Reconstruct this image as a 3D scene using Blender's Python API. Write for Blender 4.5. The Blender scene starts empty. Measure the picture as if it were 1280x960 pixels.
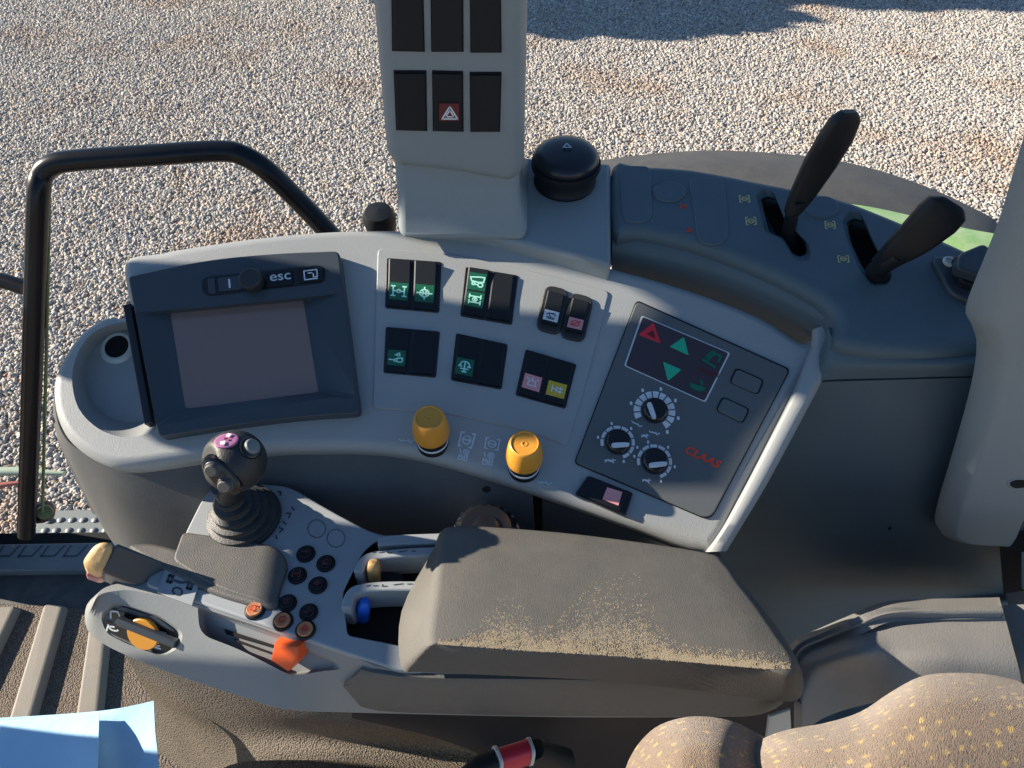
import bpy, bmesh, math, random
from mathutils import Vector, Matrix
random.seed(7)
C = bpy.context.scene.collection
rad = math.radians
# ------------------------------------------------------------------ camera model
F = 940.0; PIT = rad(47); CAM = Vector((0, 0, 2.8))
cP, sP = math.cos(PIT), math.sin(PIT)
def ray(px, py):
    u = (px-640)/F; v = (480-py)/F
    return Vector((u, cP+v*sP, -sP+v*cP))
def D(px, py, t): return CAM + ray(px, py)*t
class Pl:
    """a real plane of the place; at() gives the point of the plane seen at a photo pixel"""
    def __init__(s, o, n): s.o = Vector(o); s.n = Vector(n).normalized()
    def at(s, px, py, h=0.0):
        d = ray(px, py); t = ((s.o + s.n*h - CAM).dot(s.n))/d.dot(s.n)
        return CAM + d*t
    def off(s, h): return Pl(s.o + s.n*h, s.n)
    def pts(s, pp, h=0.0): return [s.at(x, y, h) for x, y in pp]
def W(x, y, z): return Vector((x, y, z+2.8))
def slope(px, py, t, deg): return Pl(D(px, py, t), (0, -math.sin(rad(deg)), math.cos(rad(deg))))
PC = slope(600, 430, .70, 25)                 # side console face
PR = slope(900, 320, .707, 12)                # rear console top
PH = Pl(W(0, 0, -.575), (0, 0, 1))            # armrest control plate
PB = Pl(W(0, 0, -.592), (0, -.10, 1))         # armrest body
PP = Pl(W(0, .60, 0), (0, -1, 0))             # switch pillar face
# ------------------------------------------------------------------ materials
def nd(nt, t, **kw):
    n = nt.nodes.new(t)
    for k, v in kw.items():
        if k in n.inputs: n.inputs[k].default_value = v
        else: setattr(n, k, v)
    return n
def mat(name, col, rough=.5, bump=.0, bscale=900., var=.12, vscale=14., spec=.5, metal=0., dust=0., dustcol=(.30, .25, .18), coat=0., emit=None, trans=0.):
    m = bpy.data.materials.new(name); m.use_nodes = True; nt = m.node_tree
    b = nt.nodes['Principled BSDF']; L = nt.links.new
    b.inputs['Roughness'].default_value = rough; b.inputs['Metallic'].default_value = metal
    b.inputs['Specular IOR Level'].default_value = spec; b.inputs['Coat Weight'].default_value = coat
    g = nd(nt, 'ShaderNodeNewGeometry')
    nz = nd(nt, 'ShaderNodeTexNoise'); nz.inputs['Scale'].default_value = vscale; nz.inputs['Detail'].default_value = 6
    L(g.outputs['Position'], nz.inputs['Vector'])
    mx = nd(nt, 'ShaderNodeMix', data_type='RGBA')
    mx.inputs[6].default_value = (*[c*(1-var) for c in col], 1); mx.inputs[7].default_value = (*[min(1, c*(1+var)) for c in col], 1)
    L(nz.outputs['Fac'], mx.inputs[0]); out = mx.outputs[2]
    if dust:
        n2 = nd(nt, 'ShaderNodeTexNoise'); n2.inputs['Scale'].default_value = 28; n2.inputs['Detail'].default_value = 10; n2.inputs['Roughness'].default_value = .75
        L(g.outputs['Position'], n2.inputs['Vector'])
        sx = nd(nt, 'ShaderNodeSeparateXYZ'); L(g.outputs['Normal'], sx.inputs[0])
        mr = nd(nt, 'ShaderNodeMapRange'); mr.inputs[1].default_value = .42; mr.inputs[2].default_value = .75; mr.inputs[4].default_value = dust
        L(n2.outputs['Fac'], mr.inputs[0])
        mu = nd(nt, 'ShaderNodeMath', operation='MULTIPLY', use_clamp=True); L(mr.outputs[0], mu.inputs[0]); L(sx.outputs['Z'], mu.inputs[1])
        m2 = nd(nt, 'ShaderNodeMix', data_type='RGBA'); L(mu.outputs[0], m2.inputs[0]); L(out, m2.inputs[6]); m2.inputs[7].default_value = (*dustcol, 1)
        out = m2.outputs[2]
    L(out, b.inputs['Base Color'])
    if bump:
        n3 = nd(nt, 'ShaderNodeTexNoise'); n3.inputs['Scale'].default_value = bscale; n3.inputs['Detail'].default_value = 2
        L(g.outputs['Position'], n3.inputs['Vector'])
        bp = nd(nt, 'ShaderNodeBump'); bp.inputs['Strength'].default_value = bump; bp.inputs['Distance'].default_value = .001
        L(n3.outputs['Fac'], bp.inputs['Height']); L(bp.outputs[0], b.inputs['Normal'])
    if emit:
        b.inputs['Emission Color'].default_value = (*col, 1); b.inputs['Emission Strength'].default_value = emit
    return m
M = {}
M['console'] = mat('console_plastic', (.315, .332, .330), .48, .4, 1200, .09, 7, dust=.16, dustcol=(.42, .37, .29))
M['pillar'] = mat('pillar_plastic', (.245, .28, .29), .5, .35, 1400, .05)
M['plate'] = mat('armrest_plastic', (.30, .325, .34), .45, .2, 1400, .06, dust=.15, dustcol=(.42, .37, .29))
M['dark'] = mat('dark_plastic', (.078, .115, .135), .5, .4, 1000, .10, dust=.10, dustcol=(.2, .2, .19))
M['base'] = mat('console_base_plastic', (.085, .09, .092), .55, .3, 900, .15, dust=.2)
M['slate'] = mat('terminal_plastic', (.044, .056, .068), .36, .2, 1200, .1)
M['panelgrey'] = mat('panel_face', (.105, .115, .118), .5, .15, 1500, .06)
M['black'] = mat('black_plastic', (.011, .014, .018), .5, .1, 900, .2, spec=.25)
M['rubber'] = mat('black_rubber', (.020, .022, .024), .5, .3, 700, .2, dust=.12, dustcol=(.16, .14, .11))
M['lever'] = mat('lever_plastic', (.013, .015, .018), .42, .4, 900, .2, spec=.35)
M['gloss'] = mat('gloss_black', (.010, .010, .012), .18, 0, 1, .1)
M['hole'] = mat('hole_black', (.004, .004, .004), .9)
M['tube'] = mat('painted_tube', (.006, .008, .012), .3, .08, 150, .2, spec=.35)
M['screen'] = mat('screen_glass', (.22, .15, .13), .10, 0, 1, .12, 9., spec=.6)
M['amber'] = mat('amber_plastic', (.66, .29, .035), .38, .1, 700, .10)
M['orange'] = mat('orange_plastic', (.78, .10, .015), .4, .2, 700, .1)
M['orangebtn'] = mat('orange_button', (.50, .20, .09), .5, .2, 700, .15)
M['green'] = mat('symbol_green', (.008, .11, .06), .4)
M['greenlens'] = mat('green_lens', (.02, .45, .25), .35)
M['greendim'] = mat('green_lens_dim', (.008, .16, .09), .4)
M['mint'] = mat('symbol_mint', (.42, .85, .68), .4)
M['white'] = mat('print_white', (.70, .72, .73), .5)
M['print'] = mat('print_faint', (.56, .60, .64), .5)
M['red'] = mat('red_lens', (.75, .03, .05), .35)
M['darkred'] = mat('dark_red_lens', (.13, .012, .02), .4)
M['reddim'] = mat('red_lens_dim', (.12, .025, .03), .4)
M['logo'] = mat('red_print', (.70, .07, .03), .5)
M['pink'] = mat('symbol_pink', (.72, .30, .30), .45)
M['magenta'] = mat('symbol_magenta', (.36, .14, .27), .45)
M['yellow'] = mat('symbol_yellow', (.60, .42, .04), .45)
M['printyellow'] = mat('print_yellow', (.55, .48, .22), .5)
M['ink'] = mat('print_dark', (.05, .06, .07), .5)
M['tan'] = mat('tan_plastic', (.52, .32, .13), .5, .3, 500, .2)
M['blue'] = mat('blue_plastic', (.02, .16, .75), .4)
M['capstan'] = mat('worn_orange', (.60, .38, .16), .5, .3, 300, .25)
M['chrome'] = mat('worn_chrome', (.55, .53, .52), .28, .2, 400, .2, metal=1.)
M['metal'] = mat('zinc_metal', (.55, .57, .52), .4, .1, 300, .1)
M['fender'] = mat('fender_plastic', (.060, .062, .064), .65, .4, 500, .15, dust=.12)
M['tgreen'] = mat('green_paint', (.24, .42, .16), .35, .05, 60, .1, dust=.9, dustcol=(.5, .52, .4))
M['buckle'] = mat('buckle_red', (.55, .02, .05), .4)
M['sill'] = mat('sill_plastic', (.16, .18, .19), .5, .2, 500, .1, dust=.3)
M['steel'] = mat('tread_steel', (.20, .22, .22), .5, .2, 300, .1, metal=.3)
M['cover'] = mat('cover_plastic', (.19, .185, .175), .55, .35, 700, .1, dust=.25, dustcol=(.32, .29, .24))
M['dullred'] = mat('red_reflection_and_cap', (.40, .14, .12), .4)  # colours the imitated window reflection and the throttle cap underside
M['palegreen'] = mat('pale_green_reflection', (.42, .50, .38), .4)  # colours the imitated window reflection
def pad_mat():
    m = mat('armrest_vinyl', (.092, .088, .078), .62, .4, 1200, .14, 22, dust=.30, dustcol=(.22, .19, .14)); return m
M['pad'] = pad_mat()
M['palm'] = mat('palm_rest_rubber', (.085, .083, .078), .6, .45, 1000, .12, dust=.2)
def grain(name, col, colb, scale, strength, dist=.002, rough=.75, patchy=None):
    m = bpy.data.materials.new(name); m.use_nodes = True; nt = m.node_tree; b = nt.nodes['Principled BSDF']; L = nt.links.new
    b.inputs['Roughness'].default_value = rough; b.inputs['Specular IOR Level'].default_value = .3
    g = nd(nt, 'ShaderNodeNewGeometry')
    v = nd(nt, 'ShaderNodeTexVoronoi'); v.inputs['Scale'].default_value = scale; L(g.outputs['Position'], v.inputs['Vector'])
    n = nd(nt, 'ShaderNodeTexNoise'); n.inputs['Scale'].default_value = 16; n.inputs['Detail'].default_value = 8; L(g.outputs['Position'], n.inputs['Vector'])
    mr = nd(nt, 'ShaderNodeMapRange'); mr.inputs[1].default_value = .0; mr.inputs[2].default_value = .7; L(v.outputs['Distance'], mr.inputs[0])
    m1 = nd(nt, 'ShaderNodeMix', data_type='RGBA'); L(mr.outputs[0], m1.inputs[0]); m1.inputs[6].default_value = (*col, 1); m1.inputs[7].default_value = (*colb, 1)
    m2 = nd(nt, 'ShaderNodeMix', data_type='RGBA', blend_type='MULTIPLY'); m2.inputs[0].default_value = .5
    L(m1.outputs[2], m2.inputs[6]); L(n.outputs['Fac'], m2.inputs[7])
    L(m2.outputs[2], b.inputs['Base Color'])
    inv = nd(nt, 'ShaderNodeMath', operation='SUBTRACT'); inv.inputs[0].default_value = 1; L(v.outputs['Distance'], inv.inputs[1])
    bp = nd(nt, 'ShaderNodeBump'); bp.inputs['Strength'].default_value = strength; bp.inputs['Distance'].default_value = dist
    L(inv.outputs[0], bp.inputs['Height']); L(bp.outputs[0], b.inputs['Normal'])
    return m
M['mat'] = grain('floor_mat_grain', (.36, .29, .22), (.12, .095, .075), 330, .8)
M['bellows'] = grain('bellows_grain', (.31, .26, .20), (.13, .108, .085), 480, .8, .0015)
M['rib'] = mat('mat_rib', (.21, .19, .16), .6, .3, 500, .12, dust=.3)
def fabric():
    m = bpy.data.materials.new('seat_fabric'); m.use_nodes = True; nt = m.node_tree; b = nt.nodes['Principled BSDF']; L = nt.links.new
    b.inputs['Roughness'].default_value = .9; b.inputs['Specular IOR Level'].default_value = .15
    b.inputs['Sheen Weight'].default_value = .3
    tc = nd(nt, 'ShaderNodeTexCoord'); uv = tc.outputs['UV']
    def voro(scale_v, rnd=1.):
        mp = nd(nt, 'ShaderNodeMapping'); mp.inputs['Scale'].default_value = scale_v; L(uv, mp.inputs[0])
        v = nd(nt, 'ShaderNodeTexVoronoi'); v.inputs['Scale'].default_value = 1; v.inputs['Randomness'].default_value = rnd; L(mp.outputs[0], v.inputs['Vector']); return v
    w = voro((1500, 1200, 1)); fl = voro((96, 134, 1), .38)
    no = nd(nt, 'ShaderNodeTexNoise'); no.inputs['Scale'].default_value = 420; no.inputs['Detail'].default_value = 3; L(uv, no.inputs['Vector'])
    ad = nd(nt, 'ShaderNodeMath', operation='MULTIPLY_ADD'); L(no.outputs['Fac'], ad.inputs[0]); ad.inputs[1].default_value = .55; L(fl.outputs['Distance'], ad.inputs[2])
    mr = nd(nt, 'ShaderNodeMapRange'); mr.inputs[1].default_value = .43; mr.inputs[2].default_value = .56; mr.inputs[3].default_value = 1; mr.inputs[4].default_value = 0; L(ad.outputs[0], mr.inputs[0])
    m1 = nd(nt, 'ShaderNodeMix', data_type='RGBA'); L(w.outputs['Distance'], m1.inputs[0]); m1.inputs[6].default_value = (.34, .25, .175, 1); m1.inputs[7].default_value = (.13, .094, .07, 1)
    m2 = nd(nt, 'ShaderNodeMix', data_type='RGBA'); L(mr.outputs[0], m2.inputs[0]); L(m1.outputs[2], m2.inputs[6]); m2.inputs[7].default_value = (.44, .31, .12, 1)
    L(m2.outputs[2], b.inputs['Base Color'])
    inv = nd(nt, 'ShaderNodeMath', operation='SUBTRACT'); inv.inputs[0].default_value = 1; L(w.outputs['Distance'], inv.inputs[1])
    bp = nd(nt, 'ShaderNodeBump'); bp.inputs['Strength'].default_value = .7; bp.inputs['Distance'].default_value = .0012
    L(inv.outputs[0], bp.inputs['Height']); L(bp.outputs[0], b.inputs['Normal'])
    return m
M['fabric'] = fabric()
def paper():
    m = mat('blue_paper', (.38, .62, .82), .8, 1., 60, .06); return m
M['paper'] = paper()
# ------------------------------------------------------------------ object helpers
LOC = {}
def wl(o): return LOC.get(o.name, Vector((0, 0, 0))) if o else Vector((0, 0, 0))
def link(name, me, loc, m, parent, smooth=True, ang=38):
    o = bpy.data.objects.new(name, me); C.objects.link(o)
    o.location = loc - wl(parent)
    if parent: o.parent = parent
    LOC[o.name] = Vector(loc)
    if m: me.materials.append(m)
    if smooth:
        me.polygons.foreach_set('use_smooth', [True]*len(me.polygons))
        me.set_sharp_from_angle(angle=rad(ang))
    return o
def obj(name, verts, faces, m, parent=None, smooth=True, ang=38, fix=True):
    verts = [Vector(v) for v in verts]
    c = sum(verts, Vector())/len(verts)
    me = bpy.data.meshes.new(name)
    me.from_pydata([v-c for v in verts], [], faces)
    if fix:
        bm = bmesh.new(); bm.from_mesh(me); bmesh.ops.recalc_face_normals(bm, faces=bm.faces); bm.to_mesh(me); bm.free()
    me.update()
    return link(name, me, c, m, parent, smooth, ang)
def thing(name, label, cat, loc, group=None):
    o = bpy.data.objects.new(name, None); C.objects.link(o); o.location = loc; LOC[o.name] = Vector(loc)
    o.empty_display_size = .05
    return tag(o, label, cat, group)
def tag(o, label, cat, group=None):
    o['label'] = label; o['category'] = cat
    if group: o['group'] = group
    return o
def lab(o, s): o['label'] = s; return o
def struct(o, kind='structure'): o['kind'] = kind; return o
def spl(pts, n=5, closed=True):
    """Catmull-Rom through the points (any dimension)"""
    pts = [Vector(p) if len(p) == 3 else Vector((p[0], p[1], 0)) for p in pts]; two = True
    N = len(pts); out = []
    for i in range(N if closed else N-1):
        g = lambda k: pts[(i+k) % N] if closed else pts[min(max(i+k, 0), N-1)]
        p0, p1, p2, p3 = g(-1), g(0), g(1), g(2)
        for j in range(n):
            t = j/n
            out.append(.5*((2*p1)+(-p0+p2)*t+(2*p0-5*p1+4*p2-p3)*t*t+(-p0+3*p1-3*p2+p3)*t**3))
    if not closed: out.append(pts[-1])
    return out
def s2(pts, n=5, closed=True): return [(p[0], p[1]) for p in spl(pts, n, closed)]
def rnd(pts, r, n=4):
    """round the corners of a polygon, r in the points' own unit (a number or one per corner)"""
    P = [Vector((p[0], p[1])) for p in pts]; out = []; N = len(P)
    for i in range(N):
        a, b, c = P[i-1], P[i], P[(i+1) % N]; rr = r[i] if isinstance(r, (list, tuple)) else r
        if rr <= 0: out.append(tuple(b)); continue
        d1 = (a-b); d2 = (c-b); k1 = min(rr, d1.length*.48); k2 = min(rr, d2.length*.48)
        p = b+d1.normalized()*k1; q = b+d2.normalized()*k2
        for j in range(n+1):
            t = j/n; out.append(tuple(p*(1-t)**2+b*2*t*(1-t)+q*t*t))
    return out
def basis(n):
    n = Vector(n).normalized(); u = Vector((1, 0, 0)) - n*n.x
    if u.length < .2: u = Vector((0, 1, 0)) - n*n.y
    u.normalize(); return u, n.cross(u), n
def area2(q): return .5*sum(q[i-1][0]*q[i][1]-q[i][0]*q[i-1][1] for i in range(len(q)))
def inset2(q, d):
    N = len(q); out = []
    for i in range(N):
        a, b, c = Vector(q[i-1]), Vector(q[i]), Vector(q[(i+1) % N])
        e1 = (b-a); e2 = (c-b)
        if e1.length < 1e-9: e1 = e2
        if e2.length < 1e-9: e2 = e1
        e1.normalize(); e2.normalize()
        n1 = Vector((-e1.y, e1.x)); n2 = Vector((-e2.y, e2.x))
        k = 1+n1.dot(n2); mt = (n1+n2)/max(k, .35)
        out.append(b+mt*d)
    for _ in range(8):                     # undo folds where the offset outruns a tight corner
        bad = 0
        for i in range(N):
            j = (i+1) % N
            e0 = Vector(q[j])-Vector(q[i]); e1 = out[j]-out[i]
            if e0.length > 1e-9 and e1.dot(e0) < -1e-12:
                m_ = (out[i]+out[j])/2; f = e0*1e-3; out[i] = m_-f; out[j] = m_+f; bad += 1
        if not bad: break
    return out
def RP(r, th, n=4, bot=0):
    """profile: wall of thickness th with a top edge rounded by r"""
    p = [(bot, -th)]
    for j in range(n+1):
        a = j/n*math.pi/2; p.append((r*(1-math.cos(a)), -r+r*math.sin(a)))
    return p
def wn_(o):
    w_ = o.modifiers.new('normals', 'WEIGHTED_NORMAL'); w_.keep_sharp = True; w_.weight = 80; return o
def slab(name, P3, n, prof, m, parent=None, ang=38):
    u, v, n = basis(n); o = P3[0]
    q = [Vector(((p-o).dot(u), (p-o).dot(v))) for p in P3]; hh = [(p-o).dot(n) for p in P3]
    if area2(q) < 0: q.reverse(); hh.reverse()
    verts = []; faces = []; N = len(q)
    for d, h in prof:
        r = inset2(q, d) if d else q
        verts += [o+u*r[i].x+v*r[i].y+n*(h+hh[i]) for i in range(N)]
    for k in range(len(prof)-1):
        for i in range(N):
            j = (i+1) % N; faces.append((k*N+i, k*N+j, (k+1)*N+j, (k+1)*N+i))
    faces.append(tuple(range(N-1, -1, -1))); faces.append(tuple((len(prof)-1)*N+i for i in range(N)))
    return wn_(obj(name, verts, faces, m, parent, ang=ang))
def ps(name, pl, px, th, m, parent=None, r=.001, h=0., n=3, ang=38):
    """slab standing h above plane pl with the outline px (photo pixels, on its top face)"""
    return slab(name, pl.pts(px, h), pl.n, RP(r, th, n), m, parent, ang)
def loft(name, rings, m, parent=None, cap=True, close=True, ang=38, smooth=True):
    N = len(rings[0]); verts = [p for r in rings for p in r]; faces = []
    for k in range(len(rings)-1):
        for i in range(N if close else N-1):
            j = (i+1) % N; faces.append((k*N+i, k*N+j, (k+1)*N+j, (k+1)*N+i))
    if cap: faces.append(tuple(range(N-1, -1, -1))); faces.append(tuple((len(rings)-1)*N+i for i in range(N)))
    return obj(name, verts, faces, m, parent, ang=ang, smooth=smooth)
def bevel(o, w, seg=3, ang=30):
    b = o.modifiers.new('bevel', 'BEVEL'); b.width = w; b.segments = seg; b.limit_method = 'ANGLE'; b.angle_limit = rad(ang); return o
def lathe(name, c, ax, prof, m, parent=None, seg=28, ang=38, sx=1., sy=1.):
    u, v, n = basis(ax); rings = []
    for r, h in prof:
        rings.append([c+n*h+(u*math.cos(a)*sx+v*math.sin(a)*sy)*max(r, 1e-5) for a in [2*math.pi*i/seg for i in range(seg)]])
    return loft(name, rings, m, parent, ang=ang)
def sweep(name, path, rad_, m, parent=None, seg=16, up=(0, 0, 1), cap=True, sup=1., ang=50):
    """tube along 3-D points; rad_ = list of (a, b) half widths; sup<1 squares the section"""
    rings = []; N = len(path)
    for i, p in enumerate(path):
        t = (path[min(i+1, N-1)]-path[max(i-1, 0)]).normalized()
        s = t.cross(Vector(up)); s.normalize(); w = s.cross(t)
        a, b = rad_[i] if isinstance(rad_, list) else (rad_, rad_)
        ring = []
        for k in range(seg):
            th = 2*math.pi*k/seg; cc, ss = math.cos(th), math.sin(th)
            ring.append(p+s*a*math.copysign(abs(cc)**sup, cc)+w*b*math.copysign(abs(ss)**sup, ss))
        rings.append(ring)
    return loft(name, rings, m, parent, cap=cap, ang=ang)
def patch(name, rows, m, parent=None, nu=6, nv=6, thick=.01, uvs=None, ang=60, closed=False):
    """smooth surface through a grid of (px, py, depth), thickened behind"""
    nmax = max(len(r) for r in rows)
    rows = [list(r)+[(1650, r[-1][1], r[-1][2])]*(nmax-len(r)) for r in rows]
    R = [[D(*p) for p in r] for r in rows]
    R = [spl(r, nu, False) for r in R]
    cols = [spl([r[i] for r in R], nv, False) for i in range(len(R[0]))]
    nr = len(cols[0]); nc = len(cols)
    V = [[cols[i][k] for i in range(nc)] for k in range(nr)]
    verts = [p for r in V for p in r]
    faces = [(k*nc+i, k*nc+i+1, (k+1)*nc+i+1, (k+1)*nc+i) for k in range(nr-1) for i in range(nc-1)]
    # normals
    nm = []
    for k in range(nr):
        for i in range(nc):
            a = V[k][min(i+1, nc-1)]-V[k][max(i-1, 0)]; b = V[min(k+1, nr-1)][i]-V[max(k-1, 0)][i]
            n = a.cross(b)
            n = n.normalized() if n.length > 1e-12 else Vector((0, 0, 1))
            if n.dot(CAM-V[k][i]) < 0: n = -n
            nm.append(n)
    if thick:
        B = len(verts); verts += [verts[i]-nm[i]*thick for i in range(B)]
        faces += [tuple(B+x for x in reversed(f)) for f in faces[:]]
        bd = [i for i in range(nc)]+[k*nc+nc-1 for k in range(1, nr)]+[(nr-1)*nc+i for i in range(nc-2, -1, -1)]+[k*nc for k in range(nr-2, 0, -1)]
        for a, b in zip(bd, bd[1:]+bd[:1]): faces.append((a, b, B+b, B+a))
    o = obj(name, verts, faces, m, parent, ang=ang)
    if uvs:
        uvl = o.data.uv_layers.new(name='UVMap'); c = LOC[o.name]
        L0 = [0.]*nc
        su = [0.]; midr = V[nr//2]
        for i in range(1, nc): su.append(su[-1]+(midr[i]-midr[i-1]).length)
        sv = [0.]; mc = nc//2
        for k in range(1, nr): sv.append(sv[-1]+(V[k][mc]-V[k-1][mc]).length)
        for lp in o.data.loops:
            vi = lp.vertex_index % (nr*nc); uvl.data[lp.index].uv = (su[vi % nc], sv[vi//nc])
    return o
def cut(o, cutter):
    n0 = len(o.data.vertices); o.modifiers.clear()
    for solver in ('EXACT', 'FAST'):
        md = o.modifiers.new('cut', 'BOOLEAN'); md.operation = 'DIFFERENCE'; md.object = cutter; md.solver = solver
        bpy.context.view_layer.update()
        me = bpy.data.meshes.new_from_object(o.evaluated_get(bpy.context.evaluated_depsgraph_get())); o.modifiers.remove(md)
        if len(me.vertices) > n0*.8: break
    else: print('CUT FAILED', o.name)
    o.data = me
    me.polygons.foreach_set('use_smooth', [True]*len(me.polygons)); me.set_sharp_from_angle(angle=rad(38))
    bpy.data.objects.remove(cutter)
    return wn_(o)
def cutter(pl, px_top, px_bot, depth, h=.004, mm=None):
    """a frustum dug into plane pl: px_top on the face, px_bot at -depth"""
    a = pl.pts(px_top); b = pl.pts(px_bot, -depth)
    up = [p+(p-q)*(h/depth) for p, q in zip(a, b)]
    return loft('cutter', [b, a, up], mm)
def shrink(px, k, dx=0, dy=0):
    cx = sum(p[0] for p in px)/len(px); cy = sum(p[1] for p in px)/len(px)
    return [(cx+(x-cx)*k+dx, cy+(y-cy)*k+dy) for x, y in px]
# ---- printing: flat ink laid on a 3-D quad (TL, TR, BR, BL)
def bil(Q, u, v):
    return (Q[0]*(1-u)+Q[1]*u)*(1-v)+(Q[3]*(1-u)+Q[2]*u)*v
def qn(Q):
    n = (Q[1]-Q[0]).cross(Q[3]-Q[0]).normalized()
    return n if n.dot(CAM-Q[0]) > 0 else -n
def glyph(name, Q, strokes, m, parent=None, w=.07, lift=.0004, box=(0, 0, 1, 1)):
    """strokes: polylines in a unit square; w = stroke width as a share of it"""
    n = qn(Q); verts = []; faces = []
    x0, y0, x1, y1 = box
    for st in strokes:
        P = [bil(Q, x0+(x1-x0)*a, y0+(y1-y0)*b)+n*lift for a, b in st]
        W2 = w*min((Q[1]-Q[0]).length*abs(x1-x0), (Q[3]-Q[0]).length*abs(y1-y0))/2
        for a, b in zip(P, P[1:]):
            d = (b-a)
            if d.length < 1e-7: continue
            d.normalize(); s = n.cross(d)*W2; e = d*W2*.6; k = len(verts)
            verts += [a-e-s, b+e-s, b+e+s, a-e+s]; faces.append((k, k+1, k+2, k+3)); lift += 1e-6
    return obj(name, verts, faces, m, parent, smooth=False)
def fill(name, Q, polys, m, parent=None, lift=.0004):
    n = qn(Q); verts = []; faces = []
    for po in polys:
        k = len(verts); verts += [bil(Q, a, b)+n*lift for a, b in po]; faces.append(tuple(range(k, k+len(po))))
    return obj(name, verts, faces, m, parent, smooth=False)
def arc(cx, cy, r, a0, a1, n=12, ry=None): return [(cx+r*math.cos(rad(a0+(a1-a0)*i/n)), cy+(ry or r)*math.sin(rad(a0+(a1-a0)*i/n))) for i in range(n+1)]
def circ(cx, cy, r, n=16, ry=None): return arc(cx, cy, r, 0, 360, n, ry)
def text(name, body, Q, m, parent=None, lift=.0004, bold=.0, shear=0.):
    cu = bpy.data.curves.new('t', 'FONT'); cu.body = body; cu.offset = bold; cu.shear = shear
    o = bpy.data.objects.new('t', cu); C.objects.link(o); bpy.context.view_layer.update()
    me = bpy.data.meshes.new_from_object(o.evaluated_get(bpy.context.evaluated_depsgraph_get()))
    bpy.data.objects.remove(o)
    vs = [v.co.copy() for v in me.vertices]; x0 = min(v.x for v in vs); x1 = max(v.x for v in vs); y0 = min(v.y for v in vs); y1 = max(v.y for v in vs)
    n = qn(Q)
    return obj(name, [bil(Q, (v.x-x0)/(x1-x0), 1-(v.y-y0)/(y1-y0))+n*lift for v in vs], [tuple(p.vertices) for p in me.polygons], m, parent, smooth=False)
def quad(pl, px, h=0.): return [pl.at(x, y, h) for x, y in px]
def subq(Q, u0, v0, u1, v1): return [bil(Q, u0, v0), bil(Q, u1, v0), bil(Q, u1, v1), bil(Q, u0, v1)]
# icon library (x right, y down)
G = {
 'axle': [[(.0, .1), (.26, .1)], [(.13, .1), (.13, .9)], [(0, .9), (.26, .9)], [(.74, .1), (1, .1)], [(.87, .1), (.87, .9)], [(.74, .9), (1, .9)], [(.13, .5), (.36, .5)], [(.64, .5), (.87, .5)], circ(.5, .5, .12, 8)],
 'diff': [circ(.5, .5, .3, 12), [(0, .5), (.3, .5)], [(.7, .5), (1, .5)], [(.5, .02), (.5, .2)], [(.5, .8), (.5, .98)], [(.4, .35), (.4, .65)], [(.6, .35), (.6, .65)], [(.4, .5), (.6, .5)]],
 'trailer': [[(0, .2), (.7, .1), (1, .1), (.95, .5), (.6, .55), (.1, .5), (0, .2)], circ(.75, .75, .17, 10), circ(.25, .7, .1, 8), [(.35, .75), (.55, .75)]],
 'fourwheel': [[(.1, .05), (.1, .4)], [(.9, .05), (.9, .4)], [(.1, .6), (.1, .95)], [(.9, .6), (.9, .95)], [(.1, .22), (.9, .22)], [(.1, .78), (.9, .78)], [(.5, .22), (.5, .78)], circ(.5, .5, .16, 8)],
 'hitch': [[(0, .7), (.35, .7)], circ(.75, .7, .2, 10), [(.35, .7), (.55, .55), (.95, .5)], [(.35, .82), (.55, .85)], [(.4, .25), (.7, .05), (.75, .3), (.4, .25)]],
 'lamp': [arc(.5, .38, .32, 180, 360, 10), [(.18, .38), (.1, .5), (.3, .5)], [(.82, .38), (.9, .5), (.7, .5)], [(.5, .1), (.5, .95)], [(.25, .7), (.75, .7)], [(.35, .95), (.65, .95)]],
 'wiper': [arc(.5, .6, .42, 200, 340, 8), [(.15, .75), (.85, .75)], [(.5, .9), (.35, .35)], [(.2, .95), (.8, .95)], [(.65, .3), (.7, .1)]],
 'beacon': [[(.2, .8), (.8, .8), (.7, .35), (.3, .35), (.2, .8)], [(.5, .25), (.5, .05)], [(.2, .25), (.08, .12)], [(.8, .25), (.92, .12)]],
 'worklamp': [[(.2, .2), (.2, .8)], [(.2, .5), (.5, .5)], [(.5, .25), (.5, .75)], [(.75, .2), (.75, .8)], [(.6, .35), (.9, .35)], [(.6, .65), (.9, .65)]],
 'tri': [[(.5, .05), (.97, .9), (.03, .9), (.5, .05)]],
 'tri2': [[(.5, .3), (.75, .75), (.25, .75), (.5, .3)]],
 'slash': [[(.1, .9), (.9, .1)], circ(.5, .5, .35, 12)],
 'pto': [circ(.5, .5, .3, 10), [(.0, .0), (.0, 1)], [(1, 0), (1, 1)], [(0, .0), (.2, .0)], [(.8, 0), (1, 0)], [(.2, .5), (.8, .5)], [(0, 1), (.2, 1)], [(.8, 1), (1, 1)]],
 'flow': [circ(.6, .25, .22, 10), circ(.6, .25, .08, 6), [(.1, .1), (.2, .35)], [(.15, .55), (.15, .95), (.45, .95), (.45, .6)], [(.6, .6), (.6, .95), (.85, .95)], [(.3, .5), (.3, .75)], [(.75, .5), (.8, .8)]],
 'rabbit': [[(0, .6), (.3, .35), (.7, .4), (1, .25)], [(.2, .6), (.1, .9)], [(.7, .5), (.9, .85)], [(.8, .3), (.7, .05)], [(.3, .55), (.7, .6)]],
 'bar': [[(0, .4), (.15, .6), (.3, .4)], [(.3, .5), (.6, .5)], [(.6, .3), (.8, .7), (1, .3)]],
}
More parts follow.
